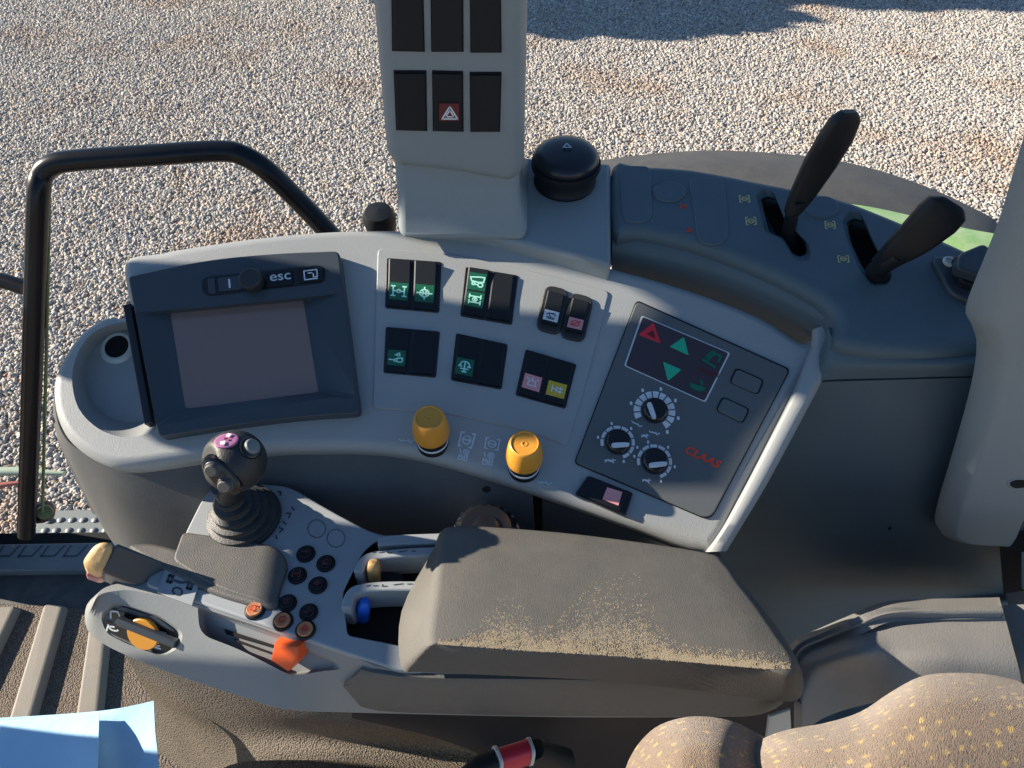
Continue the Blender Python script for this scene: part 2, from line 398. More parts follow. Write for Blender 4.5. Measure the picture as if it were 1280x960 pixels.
# ================================================================== GROUND
def ground():
    m = bpy.data.materials.new('gravel_bed'); m.use_nodes = True; nt = m.node_tree; b = nt.nodes['Principled BSDF']; L = nt.links.new
    b.inputs['Roughness'].default_value = .95
    g = nd(nt, 'ShaderNodeNewGeometry')
    v = nd(nt, 'ShaderNodeTexVoronoi'); v.inputs['Scale'].default_value = 55; L(g.outputs['Position'], v.inputs['Vector'])
    n = nd(nt, 'ShaderNodeTexNoise'); n.inputs['Scale'].default_value = 1.1; n.inputs['Detail'].default_value = 8; L(g.outputs['Position'], n.inputs['Vector'])
    cr = nd(nt, 'ShaderNodeValToRGB'); cr.color_ramp.elements[0].position = .35; cr.color_ramp.elements[0].color = (.40, .35, .28, 1); cr.color_ramp.elements[1].position = .65; cr.color_ramp.elements[1].color = (.36, .24, .15, 1)
    L(n.outputs['Fac'], cr.inputs[0])
    mx = nd(nt, 'ShaderNodeMix', data_type='RGBA', blend_type='MULTIPLY'); mx.inputs[0].default_value = .3
    L(cr.outputs[0], mx.inputs[6]); L(v.outputs['Color'], mx.inputs[7]); L(mx.outputs[2], b.inputs['Base Color'])
    bp = nd(nt, 'ShaderNodeBump'); bp.inputs['Distance'].default_value = .02; L(v.outputs['Distance'], bp.inputs['Height']); bp.invert = True; L(bp.outputs[0], b.inputs['Normal'])
    o = obj('gravel_ground', [(-60, -60, 0), (60, -60, 0), (60, 120, 0), (-60, 120, 0)], [(0, 1, 2, 3)], m, smooth=False)
    struct(o)
    # pebbles: real stones scattered over the part of the yard the window looks out on
    pm = bpy.data.materials.new('pebble_stone'); pm.use_nodes = True; nt = pm.node_tree; b = nt.nodes['Principled BSDF']; L = nt.links.new
    b.inputs['Roughness'].default_value = .75
    oi = nd(nt, 'ShaderNodeObjectInfo'); cr = nd(nt, 'ShaderNodeValToRGB'); e = cr.color_ramp.elements
    e[0].position = 0; e[0].color = (.24, .23, .22, 1); e[1].position = 1; e[1].color = (.66, .56, .41, 1)
    for p, c in ((.12, (.26, .26, .26)), (.3, (.41, .385, .35)), (.5, (.50, .46, .40)), (.62, (.42, .34, .26)), (.72, (.60, .57, .52)), (.86, (.29, .28, .27))):
        x = e.new(p); x.color = (*c, 1)
    L(oi.outputs['Random'], cr.inputs[0])
    g = nd(nt, 'ShaderNodeNewGeometry'); n = nd(nt, 'ShaderNodeTexNoise'); n.inputs['Scale'].default_value = .95; n.inputs['Detail'].default_value = 7; n.inputs['Roughness'].default_value = .6
    L(g.outputs['Position'], n.inputs['Vector'])
    mr = nd(nt, 'ShaderNodeMapRange'); mr.inputs[1].default_value = .52; mr.inputs[2].default_value = .66; mr.inputs[4].default_value = .65; L(n.outputs['Fac'], mr.inputs[0])
    mx = nd(nt, 'ShaderNodeMix', data_type='RGBA'); L(mr.outputs[0], mx.inputs[0]); L(cr.outputs[0], mx.inputs[6]); mx.inputs[7].default_value = (.34, .24, .165, 1)
    L(mx.outputs[2], b.inputs['Base Color'])
    sheet = obj('gravel', [(-1.6, .6, .001), (3.2, .6, .001), (6.8, 11, .001), (-6.8, 11, .001), (-6.8, 6, .001), (-3.2, 1.5, .001)], [(0, 1, 2, 3, 4, 5)], None, smooth=False)
    struct(sheet, 'stuff'); sheet['label'] = 'pale mixed gravel stones covering the yard outside the cab'
    ng = bpy.data.node_groups.new('pebbles', 'GeometryNodeTree')
    ng.interface.new_socket('Geometry', in_out='INPUT', socket_type='NodeSocketGeometry'); ng.interface.new_socket('Geometry', in_out='OUTPUT', socket_type='NodeSocketGeometry')
    N = ng.nodes; K = ng.links.new
    gi = N.new('NodeGroupInput'); go = N.new('NodeGroupOutput')
    jn = N.new('GeometryNodeJoinGeometry')
    def layer(dens, s0, s1, seed, zo):
        dp = N.new('GeometryNodeDistributePointsOnFaces'); dp.inputs['Density'].default_value = dens; dp.inputs['Seed'].default_value = seed
        K(gi.outputs[0], dp.inputs['Mesh'])
        ic = N.new('GeometryNodeMeshIcoSphere'); ic.inputs['Radius'].default_value = 1; ic.inputs['Subdivisions'].default_value = 2
        sp = N.new('GeometryNodeSetPosition'); K(ic.outputs['Mesh'], sp.inputs['Geometry'])
        nz = N.new('ShaderNodeTexNoise'); nz.inputs['Scale'].default_value = 1.1+seed*.2
        sb = N.new('ShaderNodeVectorMath'); sb.operation = 'SUBTRACT'; sb.inputs[1].default_value = (.5, .5, .5); K(nz.outputs['Color'], sb.inputs[0])
        sc = N.new('ShaderNodeVectorMath'); sc.operation = 'SCALE'; sc.inputs['Scale'].default_value = 1.1; K(sb.outputs[0], sc.inputs[0]); K(sc.outputs[0], sp.inputs['Offset'])
        sm = N.new('GeometryNodeSetMaterial'); sm.inputs['Material'].default_value = pm; K(sp.outputs[0], sm.inputs['Geometry'])
        ss = N.new('GeometryNodeSetShadeSmooth'); K(sm.outputs[0], ss.inputs['Geometry'])
        io = N.new('GeometryNodeInstanceOnPoints'); K(dp.outputs['Points'], io.inputs['Points']); K(ss.outputs[0], io.inputs['Instance'])
        rv = N.new('FunctionNodeRandomValue'); rv.data_type = 'FLOAT_VECTOR'; rv.inputs[0].default_value = (0, 0, 0); rv.inputs[1].default_value = (6.28, 6.28, 6.28)
        K(rv.outputs[0], io.inputs['Rotation'])
        r2 = N.new('FunctionNodeRandomValue'); r2.data_type = 'FLOAT_VECTOR'; r2.inputs[0].default_value = (s0, s0, s0*.8); r2.inputs[1].default_value = (s1, s1, s1*.8)
        r2.inputs['Seed'].default_value = 5+seed
        K(r2.outputs[0], io.inputs['Scale'])
        tr = N.new('GeometryNodeTranslateInstances'); K(io.outputs[0], tr.inputs['Instances'])
        r3 = N.new('FunctionNodeRandomValue'); r3.data_type = 'FLOAT_VECTOR'; r3.inputs[0].default_value = (0, 0, 0); r3.inputs[1].default_value = (0, 0, zo); r3.inputs['Seed'].default_value = 9
        K(r3.outputs[0], tr.inputs['Translation']); K(tr.outputs[0], jn.inputs[0])
    layer(4800, .005, .0140, 1, .010)
    layer(700, .010, .020, 2, .013)
    K(jn.outputs[0], go.inputs[0])
    md = sheet.modifiers.new('pebbles', 'NODES'); md.node_group = ng
ground()
# ================================================================== SIDE CONSOLE
con = thing('side_console', 'curved light grey side console carrying the rocker switches and two amber knobs', 'console', PC.at(600, 430, -.05))
outline = s2([(152, 325), (200, 312), (250, 303), (350, 290), (450, 284), (560, 287), (660, 305), (760, 330), (860, 358), (950, 392), (1002, 424), (1016, 422), (1026, 428), (1026, 440), (1008, 475), (964, 557), (925, 630), (900, 676), (878, 688), (800, 660), (700, 625), (600, 592), (520, 570), (450, 562), (340, 563), (250, 573), (160, 585), (120, 577), (85, 553), (66, 520), (62, 480), (75, 445), (98, 413), (128, 394), (158, 388)], 4)
body = slab('console_body', PC.pts(outline), PC.n, [(.004, -.030), (0, -.022)] + RP(.011, .018, 5)[1:], M['console'], con)
tray = s2([(90, 470), (100, 436), (122, 412), (160, 402), (190, 404), (200, 440), (200, 520), (192, 538), (160, 547), (125, 537), (98, 510)], 4)
cut(body, cutter(PC, tray, shrink(tray, .80, 6, -4), .024))
tl = s2(shrink(tray, .97), 1)
# cup hole in the tray with a metal ring
hc = PC.at(147, 434, -.0238)
ho = lathe('socket_hole', hc, PC.n, [(.0001, .0005), (.0115, .0005), (.0115, .0012), (.0001, .0012)], M['hole'], con)
lathe('ring', hc, PC.n, [(.0115, -.001), (.0115, .0022), (.0135, .0026), (.0155, .0016), (.017, .0), (.017, -.001)], M['metal'], ho)
# raised field around the switches
fld = rnd([(472, 310), (560, 316), (660, 337), (762, 364), (735, 470), (709, 557), (652, 536), (560, 517), (466, 510)], [7, 30, 30, 7, 30, 5, 20, 20, 5], 4)
ps('switch_field', PC, fld, .004, M['console'], con, r=.0012, h=.0016)
ink = PC.off(.0016)
# right rim
rs_ = [((1016, 412), (1044, 401)), ((1014, 432), (1056, 412)), ((1006, 452), (1053, 428)), ((990, 492), (1028, 476)), ((950, 572), (985, 557)), ((925, 620), (956, 610)), ((903, 660), (929, 655)), ((882, 690), (908, 689))]
a_ = s2([p[0] for p in rs_], 5, False); b_ = s2([p[1] for p in rs_], 5, False); rr_ = []
for (x0, y0), (x1, y1) in zip(a_, b_):
    mx_ = lambda k: (x0+(x1-x0)*k, y0+(y1-y0)*k)
    rr_.append([PC.at(*mx_(-.02), -.004), PC.at(*mx_(.02), .003), PC.at(*mx_(.12), .0072), PC.at(*mx_(.22), .0085), PC.at(*mx_(.68), .0085), PC.at(*mx_(.84), .0072), PC.at(*mx_(.96), .002), PC.at(*mx_(1.0), -.008), PC.at(*mx_(1.0), -.045), PC.at(*mx_(.1), -.045)])
loft('rim', rr_, M['console'], con, ang=50)
# lower body of the console, hanging from the front edge
def wallrows(top, bot, zs=(0, .25, .6, 1)): pass
top = [(64, 500), (72, 540), (95, 566), (150, 586), (250, 574), (340, 563), (450, 562), (520, 570), (600, 592), (665, 612)]
ttop = [(PC.at(x, y, -.024)-CAM).dot(Vector((0, cP, -sP))) for x, y in top]
mid = [(70, 530), (84, 570), (112, 605), (165, 640), (260, 650), (345, 640), (450, 635), (525, 635), (600, 650), (668, 670)]
bot = [(105, 600), (118, 640), (150, 690), (200, 740), (290, 760), (360, 740), (455, 730), (530, 725), (600, 730), (668, 740)]
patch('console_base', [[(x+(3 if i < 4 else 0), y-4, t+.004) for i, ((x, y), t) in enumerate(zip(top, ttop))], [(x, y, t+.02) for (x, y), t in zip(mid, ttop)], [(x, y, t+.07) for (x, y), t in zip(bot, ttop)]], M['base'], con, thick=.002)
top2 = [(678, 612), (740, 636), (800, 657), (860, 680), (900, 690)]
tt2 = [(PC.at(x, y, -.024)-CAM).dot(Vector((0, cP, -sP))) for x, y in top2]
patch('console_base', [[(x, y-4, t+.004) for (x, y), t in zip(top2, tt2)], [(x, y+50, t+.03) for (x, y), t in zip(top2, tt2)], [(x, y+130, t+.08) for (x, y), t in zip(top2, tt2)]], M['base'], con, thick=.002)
patch('base_gap', [[(655, 600, .69), (690, 612, .69)], [(650, 720, .78), (690, 720, .78)]], M['hole'], con, thick=.004)
lathe('screw_hole', D(608, 611, .665), (0, -1, .1), [(.0001, 0), (.004, 0), (.004, .001), (.0001, .001)], M['hole'], con, seg=14)
# --- rocker switches
def wedge(name, Q, hs, th, m, parent, ud=.5):
    """rocker cap on a quad: hs heights at top, middle and bottom edge"""
    n = qn(Q); rows = [(0, hs[0]), (ud, hs[1]), (1, hs[2])]; V = []
    e = .04
    for v, h in rows:
        for u in (0, e*1.5, 1-e*1.5, 1):
            V.append(bil(Q, u, v)+n*(h-(.0007 if u in (0, 1) else 0)))
    for v, h in rows:
        for u in (0, 1): V.append(bil(Q, u, v)-n*th)
    Fs = []
    for k in range(2):
        for i in range(3): Fs.append((k*4+i, k*4+i+1, k*4+5+i, k*4+4+i))
    for k in range(2):
        a, b = 12+2*k, 12+2*k+2
        Fs.append((k*4, k*4+4, b, a)); Fs.append((k*4+3, a+1, b+1, k*4+7))
    Fs.append((0, 12, 13, 3, 2, 1)); Fs.append((8, 9, 10, 11, 17, 16)); Fs.append((12, 14, 16, 17, 15, 13))
    o = obj(name, V, Fs, m, parent, ang=20)
    return o
def facet(Q, hs, lo, hi, ud=.5):
    """the quad between v=lo and v=hi of a rocker whose heights are hs"""
    n = qn(Q)
    def hh(v): return hs[0]+(hs[1]-hs[0])*v/ud if v <= ud else hs[1]+(hs[2]-hs[1])*(v-ud)/(1-ud)
    return [bil(Q, .08, lo)+n*hh(lo), bil(Q, .92, lo)+n*hh(lo), bil(Q, .92, hi)+n*hh(hi), bil(Q, .08, hi)+n*hh(hi)]
HS_UP = (.0058, .0022, .0030); HS = (.0034, .0030, .0034); HS_DN = (.0022, .0026, .0056)
def rocker(q, hs, label, marks, parent=con, pl=PC, base=.0016, m='black', up=.5):
    Q = quad(pl, q, base)
    o = wedge('rocker_switch', Q, hs, .003, M[m], parent, up)
    if label: lab(o, label)
    for (lo, hi, field, icon, colr) in marks:
        fq = facet(Q, hs, lo, hi, up); n = qn(fq)
        if field: fill('symbol_field', fq, [[(0, 0), (1, 0), (1, 1), (0, 1)]], M[field], o, .0003)
        if icon:
            glyph('symbol', fq, G[icon], M[colr], o, w=.12, lift=.0006, box=(.10, .15, .9, .85))
    return o
def frame(q, r=3): return ps('switch_frame', PC, rnd(q, r), .006, M['gloss'], con, r=.001, h=.0026)
frame([(483, 322), (552, 327), (549, 391), (481, 385)])
rocker([(487, 327), (515, 329), (512, 386), (484, 383)], HS_UP, 'black rocker with a green axle symbol, upper left of the console', [(.48, .86, 'green', 'axle', 'mint')])
rocker([(519, 329), (547, 331), (544, 389), (516, 386)], HS_UP, 'black rocker with a green round differential symbol', [(.48, .86, 'green', 'diff', 'mint')])
frame([(582, 333), (648, 344), (640, 406), (575, 395)])
rocker([(586, 337), (612, 341), (604, 397), (578, 392)], HS_UP, 'rocker with two green symbols one above the other', [(.10, .46, 'green', 'trailer', 'mint'), (.50, .84, 'green', 'fourwheel', 'mint')])
rocker([(616, 342), (643, 346), (636, 402), (609, 398)], HS, None, [])
frame([(482, 408), (550, 414), (545, 472), (479, 466)])
rocker([(485, 412), (512, 414), (508, 467), (482, 465)], HS, 'dark rocker with a small green hitch symbol', [(.50, .86, 'green', 'hitch', 'mint')])
rocker([(516, 415), (545, 417), (541, 469), (512, 467)], HS, None, [])
frame([(570, 416), (635, 430), (627, 487), (563, 475)])
rocker([(573, 420), (599, 426), (592, 479), (566, 474)], HS_DN, 'dark rocker with a pale blue green lamp symbol', [(.50, .9, 'green', 'lamp', 'mint')])
rocker([(603, 427), (631, 433), (625, 484), (596, 479)], HS, None, [])
frame([(657, 436), (721, 455), (707, 511), (644, 494)])
rocker([(661, 440), (686, 447), (674, 500), (648, 492)], HS, 'dark rocker with a pink square symbol', [(.52, .86, 'pink', 'beacon', 'white')])
rocker([(690, 449), (717, 457), (705, 508), (678, 501)], HS, 'dark rocker with a yellow square symbol', [(.52, .86, 'yellow', 'worklamp', 'white')])
for q, lb, colr, ic in (([(682, 355), (712, 362), (700, 419), (669, 411)], 'rounded black rocker with a white square symbol', 'white', 'wiper'), ([(713, 364), (743, 372), (730, 428), (699, 421)], 'rounded black rocker with a pale pink square symbol', 'pink', 'slash')):
    ps('switch_frame', PC, rnd(q, 11), .006, M['rubber'], con, r=.0015, h=.0046)
    qi = shrink(q, .70); qi = [qi[0], qi[1], qi[2], qi[3]]
    rocker(qi, (.0026, .0016, .0044), lb, [(.58, .92, colr, ic, 'ink' if colr == 'white' else 'logo')], base=.0046)
# lower switch of the console
ps('switch_frame', PC, rnd([(735, 594), (792, 616), (782, 646), (718, 618)], 4), .007, M['gloss'], con, r=.001, h=.0040)
rocker([(738, 598), (784, 616), (775, 640), (724, 618)], (.003, .0028, .0030), 'lone horizontal rocker with a pink symbol below the control panel', [], base=.0040)
fq = quad(PC, [(759, 609), (778, 615), (773, 632), (753, 624)], .0076)
sw = [o for o in bpy.data.objects if o.name.startswith('rocker_switch')][-1]
so = obj('symbol_field', [p for p in fq]+[p-PC.n*.001 for p in fq], [(0, 1, 2, 3), (0, 4, 5, 1), (1, 5, 6, 2), (2, 6, 7, 3), (3, 7, 4, 0)], M['pink'], con, smooth=False); so.name = 'symbol_tile'
glyph('symbol', fq, G['slash'], M['logo'], so, w=.1, box=(.1, .1, .9, .9))
# --- amber knobs
for (bx, by) in ((541, 552), (655, 583)):
    c0 = PC.at(bx, by)
    ka = Vector((0, -.12, 1)); kn = lathe('knob', c0, ka, [(.0142, -.004), (.0142, .0008), (.0142, .002), (.0128, .0022), (.0125, .016), (.001, .016)], M['black'], con)
    lathe('knob_ring', c0, ka, [(.0126, .0015), (.0134, .0042), (.0138, .0042), (.0140, .0015)], M['white'], kn)
    lathe('knob_cap', c0+ka*.001, ka, [(.012, .012), (.0160, .013), (.0164, .016), (.0161, .021), (.0150, .029), (.0134, .0365), (.0126, .0378), (.0116, .0382), (.0110, .0372), (.0030, .0370), (.0026, .0374), (.0018, .0374), (.0014, .0368), (.0001, .0368)], M['amber'], kn, seg=36)
# printed marks round the knobs
for q, ic in (([(500, 545), (518, 547), (516, 557), (498, 555)], 'bar'), ([(577, 540), (594, 543), (589, 560), (573, 557)], 'pto'), ([(574, 560), (590, 563), (586, 577), (570, 574)], 'flow'),
              ([(608, 547), (625, 550), (622, 563), (606, 560)], 'pto'), ([(604, 564), (622, 567), (618, 583), (600, 580)], 'flow'), ([(673, 597), (690, 600), (688, 610), (671, 607)], 'bar')):
    glyph('printed_mark', quad(PC, q), G[ic], M['print'], con, w=.13, lift=.0004)
# ================================================================== DISPLAY TERMINAL
tm = thing('display_terminal', 'dark slate display terminal with a blank brown screen at the left of the console', 'display', PC.at(310, 430, 0))
hp = rnd([(159, 345), (250, 325), (340, 316), (424, 313), (450, 517), (380, 521), (290, 532), (197, 547)], [5, 60, 60, 8, 8, 60, 60, 8], 4)
hs_ = slab('housing', PC.pts(hp, .012), PC.n, RP(.0022, .017, 3), M['slate'], tm)
pt7 = PC.off(.012)
cut(hs_, cutter(pt7, rnd([(168, 391), (300, 380), (425, 367), (444, 497), (412, 497), (192, 533)], [3, 60, 4, 4, 4, 6]), rnd([(214, 392), (296, 384), (379, 376), (397, 488), (392, 491), (233, 510)], [3, 60, 4, 4, 4, 6]), .0110))
scq = [(213, 391), (379, 375), (398, 490), (232, 511)]
ps('screen', PC, scq, .002, M['screen'], tm, r=.0001, h=.0014)
ps('side_strip', PC, [(153, 381), (163, 379), (190, 527), (180, 530)], .012, M['gloss'], tm, r=.001, h=.0105)
pr = rnd([(252, 349), (262, 345), (400, 331), (407, 336), (406, 350), (400, 354), (262, 370), (253, 366)], 5)
cp_ = slab('button_strip', PC.pts(pr, .0126), PC.n, RP(.0006, .003, 2), M['gloss'], tm)
def btn(name, q, h, m, parent, label=None, r=2, th=.003):
    o = slab(name, PC.pts(rnd(q, r), h), PC.n, RP(.0006, th, 2), M[m], parent)
    if label: lab(o, label)
    return o
b1 = btn('button', [(272, 347), (301, 344), (303, 361), (274, 364)], .0142, 'slate', tm)
glyph('symbol', quad(PC, [(283, 350), (290, 349), (291, 359), (284, 360)], .0142), [[(.5, 0), (.5, 1)]], M['white'], b1, w=.35)
b2 = btn('button', [(331, 341), (365, 337), (367, 355), (333, 359)], .0142, 'black', tm)
text('lettering', 'esc', quad(PC, [(337, 344), (363, 341), (364, 349), (338, 352)], .0142), M['print'], b2, bold=.008)
b3 = btn('button', [(371, 336), (403, 333), (405, 350), (373, 354)], .0142, 'black', tm)
glyph('symbol', quad(PC, [(380, 339), (396, 337), (397, 348), (381, 350)], .0142), [[(0, 0), (1, 0), (1, .8), (.7, .8), (.7, .4)], [(0, 0), (0, 1), (1, 1)], [(.3, .3), (.6, .3)]], M['white'], b3, w=.13)
btn('button', [(259, 348), (268, 347), (270, 366), (261, 367)], .0136, 'slate', tm)
lathe('dial', PC.at(317, 354, .0126), PC.n, [(.0100, -.001), (.0106, .003), (.0108, .008), (.0104, .0108), (.0094, .0118), (.0001, .0118)], M['rubber'], tm, seg=30)
# ================================================================== CONTROL PANEL (linkage control)
cp = thing('linkage_control_panel', 'grey control panel with warning lights, three white-ringed dials and a red maker name', 'control panel', PC.at(855, 510, 0))
PK = PC.off(.0030)
fr = rnd([(796, 376), (987, 462), (888, 650), (719, 578)], [7, 7, 14, 6], 5)
ps('gasket', PC, [(x, y) for x, y in shrink(fr, 1.012)], .004, M['black'], cp, r=.0004, h=.0018)
ps('faceplate', PC, fr, .005, M['panelgrey'], cp, r=.0012, h=.0030)
iw = [(802, 394), (913, 441), (882, 503), (780, 457)]
ps('window_border', PK, rnd(iw, 3), .002, M['print'], cp, r=.0002, h=.0004)
wn = ps('indicator_window', PK, rnd(shrink(iw, .965), 3), .002, mat('window_tint', (.055, .040, .048), .3), cp, r=.0002, h=.0007)
KW = PK.off(.0009)
def wfill(q, m, lb): o = fill('indicator_light', quad(KW, q), [[(0, 0), (1, 0), (1, 1), (0, 1)]], M[m], wn, .0003); return lab(o, lb)
def tri(pp, m, lb, inner=None):
    P = PC.pts(rnd(pp, 2), .0042)
    o = slab('indicator_light', P, PC.n, RP(.0002, .0006, 1), M[m], wn); lab(o, lb); return o
tri([(817, 403), (826, 429), (798, 418)], 'red', 'red warning triangle')
PT = PC.off(.0044)
fill('symbol', quad(PT, [(810, 411), (821, 415), (820, 424), (808, 420)]), [[(.6, 0), (.9, 1), (0, .7)]], M['darkred'], wn)
tri([(855, 421), (861, 444), (837, 433)], 'greenlens', 'green arrow pointing up')
tri([(829, 452), (852, 462), (835, 476)], 'greenlens', 'green arrow pointing down')
glyph('indicator_light', quad(KW, [(885, 436), (903, 444), (895, 461), (877, 453)]), [[(.1, .6), (.35, 0), (.5, .1), (.3, .7), (.1, .6)], [(.6, .15), (.95, .1), (.95, .5)], [(0, .8), (.9, .95)]], M['greendim'], wn, w=.16)
glyph('indicator_light', quad(KW, [(872, 458), (898, 467), (897, 471), (871, 462)]), [[(0, .2), (1, .2)], [(.2, .9), (1, .9)]], M['reddim'], wn, w=.5)
glyph('indicator_light', quad(KW, [(866, 472), (883, 478), (879, 491), (861, 485)]), [[(0, .6), (.2, .9), (.8, .9), (1, .6), (0, .6)], [(.1, .75), (.9, .75)], [(.6, .0), (.75, .35)]], M['greendim'], wn, w=.2)
for q in ([(920, 459), (956, 475), (948, 494), (911, 478)], [(903, 495), (938, 511), (929, 530), (894, 513)]):
    ps('button_surround', PK, rnd(q, 6), .002, M['black'], cp, r=.0003, h=.0006)
    ps('button', PK, rnd(shrink(q, .89), 5), .003, M['panelgrey'], cp, r=.0008, h=.0016)
def dial(cx, cy, rk, r0, r1, a0, a1, nseg, ang_ptr, lb):
    c0 = PK.at(cx, cy); u, v, n = basis(PK.n); K = 12; k = PK
    pxm = (PK.at(cx+10, cy)-c0).length/10
    rk *= pxm; r0 *= pxm; r1 *= pxm
    d = lathe('dial', c0, n, [(rk*1.03, -.001), (rk*1.03, .001), (rk*.98, .0012), (rk*.92, .0075), (rk*.84, .0083), (rk*.001, .0083)], M['gloss'], cp, seg=28)
    lab(d, lb)
    V = []; Fc = []; g = 2.2
    for s in range(nseg):
        b0 = a0+(a1-a0)*s/nseg+g; b1 = a0+(a1-a0)*(s+1)/nseg-g; q = 4
        kk = len(V)
        for j in range(q+1):
            a = rad(b0+(b1-b0)*j/q)
            V.append(c0+n*.0004+(u*math.cos(a)+v*math.sin(a))*r0); V.append(c0+n*.0004+(u*math.cos(a)+v*math.sin(a))*r1)
        for j in range(q): Fc.append((kk+2*j, kk+2*j+1, kk+2*j+3, kk+2*j+2))
        if s % 2 == 0:
            a = rad(b0-g); ct = c0+n*.0004+(u*math.cos(a)+v*math.sin(a))*(r1*1.17); kk = len(V); e = r1*.06
            V += [ct-u*e-v*e*1.4, ct+u*e-v*e*1.4, ct+u*e+v*e*1.4, ct-u*e+v*e*1.4]; Fc.append((kk, kk+1, kk+2, kk+3))
    obj('scale_ring', V, Fc, M['white'], d, smooth=False)
    a = rad(ang_ptr); dr = u*math.cos(a)+v*math.sin(a); sd = n.cross(dr)
    P = []
    L_ = rk*.78; w_ = rk*.24
    off = sd*(-rk*.45)
    for s_, e_ in ((-1, -1), (1, -1), (1, 1), (-1, 1)): pass
    pts = [c0+n*.0100+off+dr*(-L_*.8)+sd*(-w_*.8), c0+n*.0100+off+dr*(L_)+sd*(-w_*.5), c0+n*.0100+off+dr*(L_*1.0)+sd*(w_), c0+n*.0100+off+dr*(-L_*.8)+sd*(w_)]
    pp = []
    for i in range(4):
        A, B, Cc = pts[i-1], pts[i], pts[(i+1) % 4]
        for t in (0, .25, .5, .75, 1):
            p_ = B+(A-B)*.3; q_ = B+(Cc-B)*.3; pp.append(p_*(1-t)**2+B*2*t*(1-t)+q_*t*t)
    slab('pointer', pp, n, RP(.0004, .003, 2), M['print'], d)
dial(818, 514, 15.5, 17.5, 26, -62, 205, 12, -75, 'largest dial, nearest the warning lights')
dial(772, 553, 15.5, 17.5, 21.5, -75, 195, 9, 2, 'leftmost of the two smaller dials')
dial(818, 577, 16, 18, 22, -75, 195, 9, 5, 'lowest dial, nearest the red lettering')
for q, ic in (([(757, 572), (770, 574), (768, 580), (755, 578)], 'rabbit'), ([(803, 541), (811, 543), (809, 549), (801, 547)], 'rabbit'), ([(812, 536), (825, 540), (823, 546), (811, 543)], 'bar'), ([(804, 597), (814, 599), (812, 605), (802, 602)], 'rabbit'), ([(790, 524), (803, 531), (801, 536), (789, 530)], 'bar')):
    glyph('printed_mark', quad(PK, q), G[ic], M['print'], cp, w=.22)
text('maker_name', 'CLAAS', quad(PK, [(859, 556), (903, 577), (899, 587), (855, 566)]), M['logo'], cp, bold=.045, shear=.25)
# ================================================================== SWITCH PILLAR
pi = thing('switch_pillar', 'upright grey pillar with rows of black rocker switches rising in front of the gravel', 'pillar', W(-.05, .65, -.38))
po = rnd([(455, -140), (664, -140), (660, 0), (655, 222), (640, 235), (570, 222), (495, 214), (481, 200), (463, 0)], [0, 0, 30, 10, 10, 10, 8, 8, 30], 4)
slab('pillar_cover', PP.pts(po), PP.n, [(0, -.06), (0, -.018), (.0015, -.011), (.0055, -.0035), (.010, -.0006), (.0135, 0)], M['pillar'], pi)
st = PP.pts([(500, 190), (645, 200), (645, 260), (500, 250)], -.065)
bevel(loft('pillar_stem', [[W(-.109, .590, -.432), W(.016, .586, -.432), W(.022, .70, -.41), W(-.109, .70, -.41)], [W(-.108, .604, -.400), W(.008, .602, -.400), W(.008, .70, -.40), W(-.108, .70, -.40)], [W(-.106, .612, -.33), W(.004, .612, -.33), W(.004, .70, -.33), W(-.106, .70, -.33)]], M['pillar'], pi), .008, 4, 20)
for q in ([(489, -20), (529, -20), (531, 65), (490, 64)], [(538, -20), (579, -20), (579.5, 65), (539, 65)], [(587, -20), (626, -20), (627, 66), (588, 66)],
          [(492, 88), (533, 88), (534, 164), (495, 163)], [(540, 88), (579, 89), (579.5, 165), (541, 164)], [(587, 90), (627, 90), (625, 165), (588, 165)]):
    ps('switch_frame', PP, q, .003, M['hole'], pi, r=.0002, h=.0006)
    hz = q[0] == (540, 88)
    o = rocker(shrink(q, .93), (.0028, .0018, .0028), 'rocker with the red hazard warning triangle' if hz else None, [], parent=pi, pl=PP, base=.0004)
    if hz:
        Q = quad(PP, [(549, 129), (574, 129), (574, 151), (549, 151)], .0029)
        fill('symbol_field', Q, [[(0, 0), (1, 0), (1, 1), (0, 1)]], M['darkred'], o, .0004)
        glyph('symbol', Q, G['tri']+G['tri2'], M['white'], o, w=.10, lift=.0008, box=(.12, .12, .95, .95))
# ================================================================== REAR CONSOLE
rc = thing('rear_console', 'dark slate console at the right with two lever slots and moulded blanks', 'console', PR.at(950, 330, -.05))
ro = s2([(766, 203), (800, 203), (866, 207), (951, 223), (1044, 242), (1098, 261), (1141, 279), (1190, 300), (1262, 335), (1290, 360), (1290, 420), (1232, 436), (1160, 440), (1085, 436), (1047, 425), (1046, 398), (1025, 372), (950, 334), (866, 303), (800, 289), (766, 284)], 3)
# keep the left edge straight
top_ = slab('console_top', PR.pts(ro), PR.n, [(0, -.05), (0, -.020)] + RP(.012, .016, 5)[1:], M['dark'], rc)
slot1 = rnd([(946, 243), (957, 239), (968, 243), (981, 275), (1008, 302), (1011, 318), (1000, 323), (990, 318), (978, 297), (958, 288)], 5)
slot2 = rnd([(1054, 273), (1064, 267), (1077, 270), (1093, 306), (1112, 338), (1107, 350), (1090, 352), (1075, 333), (1060, 300)], 5)
for sl in (slot1, slot2):
    cut(top_, cutter(PR, shrink(sl, 1.12, 0, 1), shrink(sl, .95, 1, 3), .006))
    cut(top_, cutter(PR, shrink(sl, .93, 1, 2), shrink(sl, .85, 2, 3), .032))
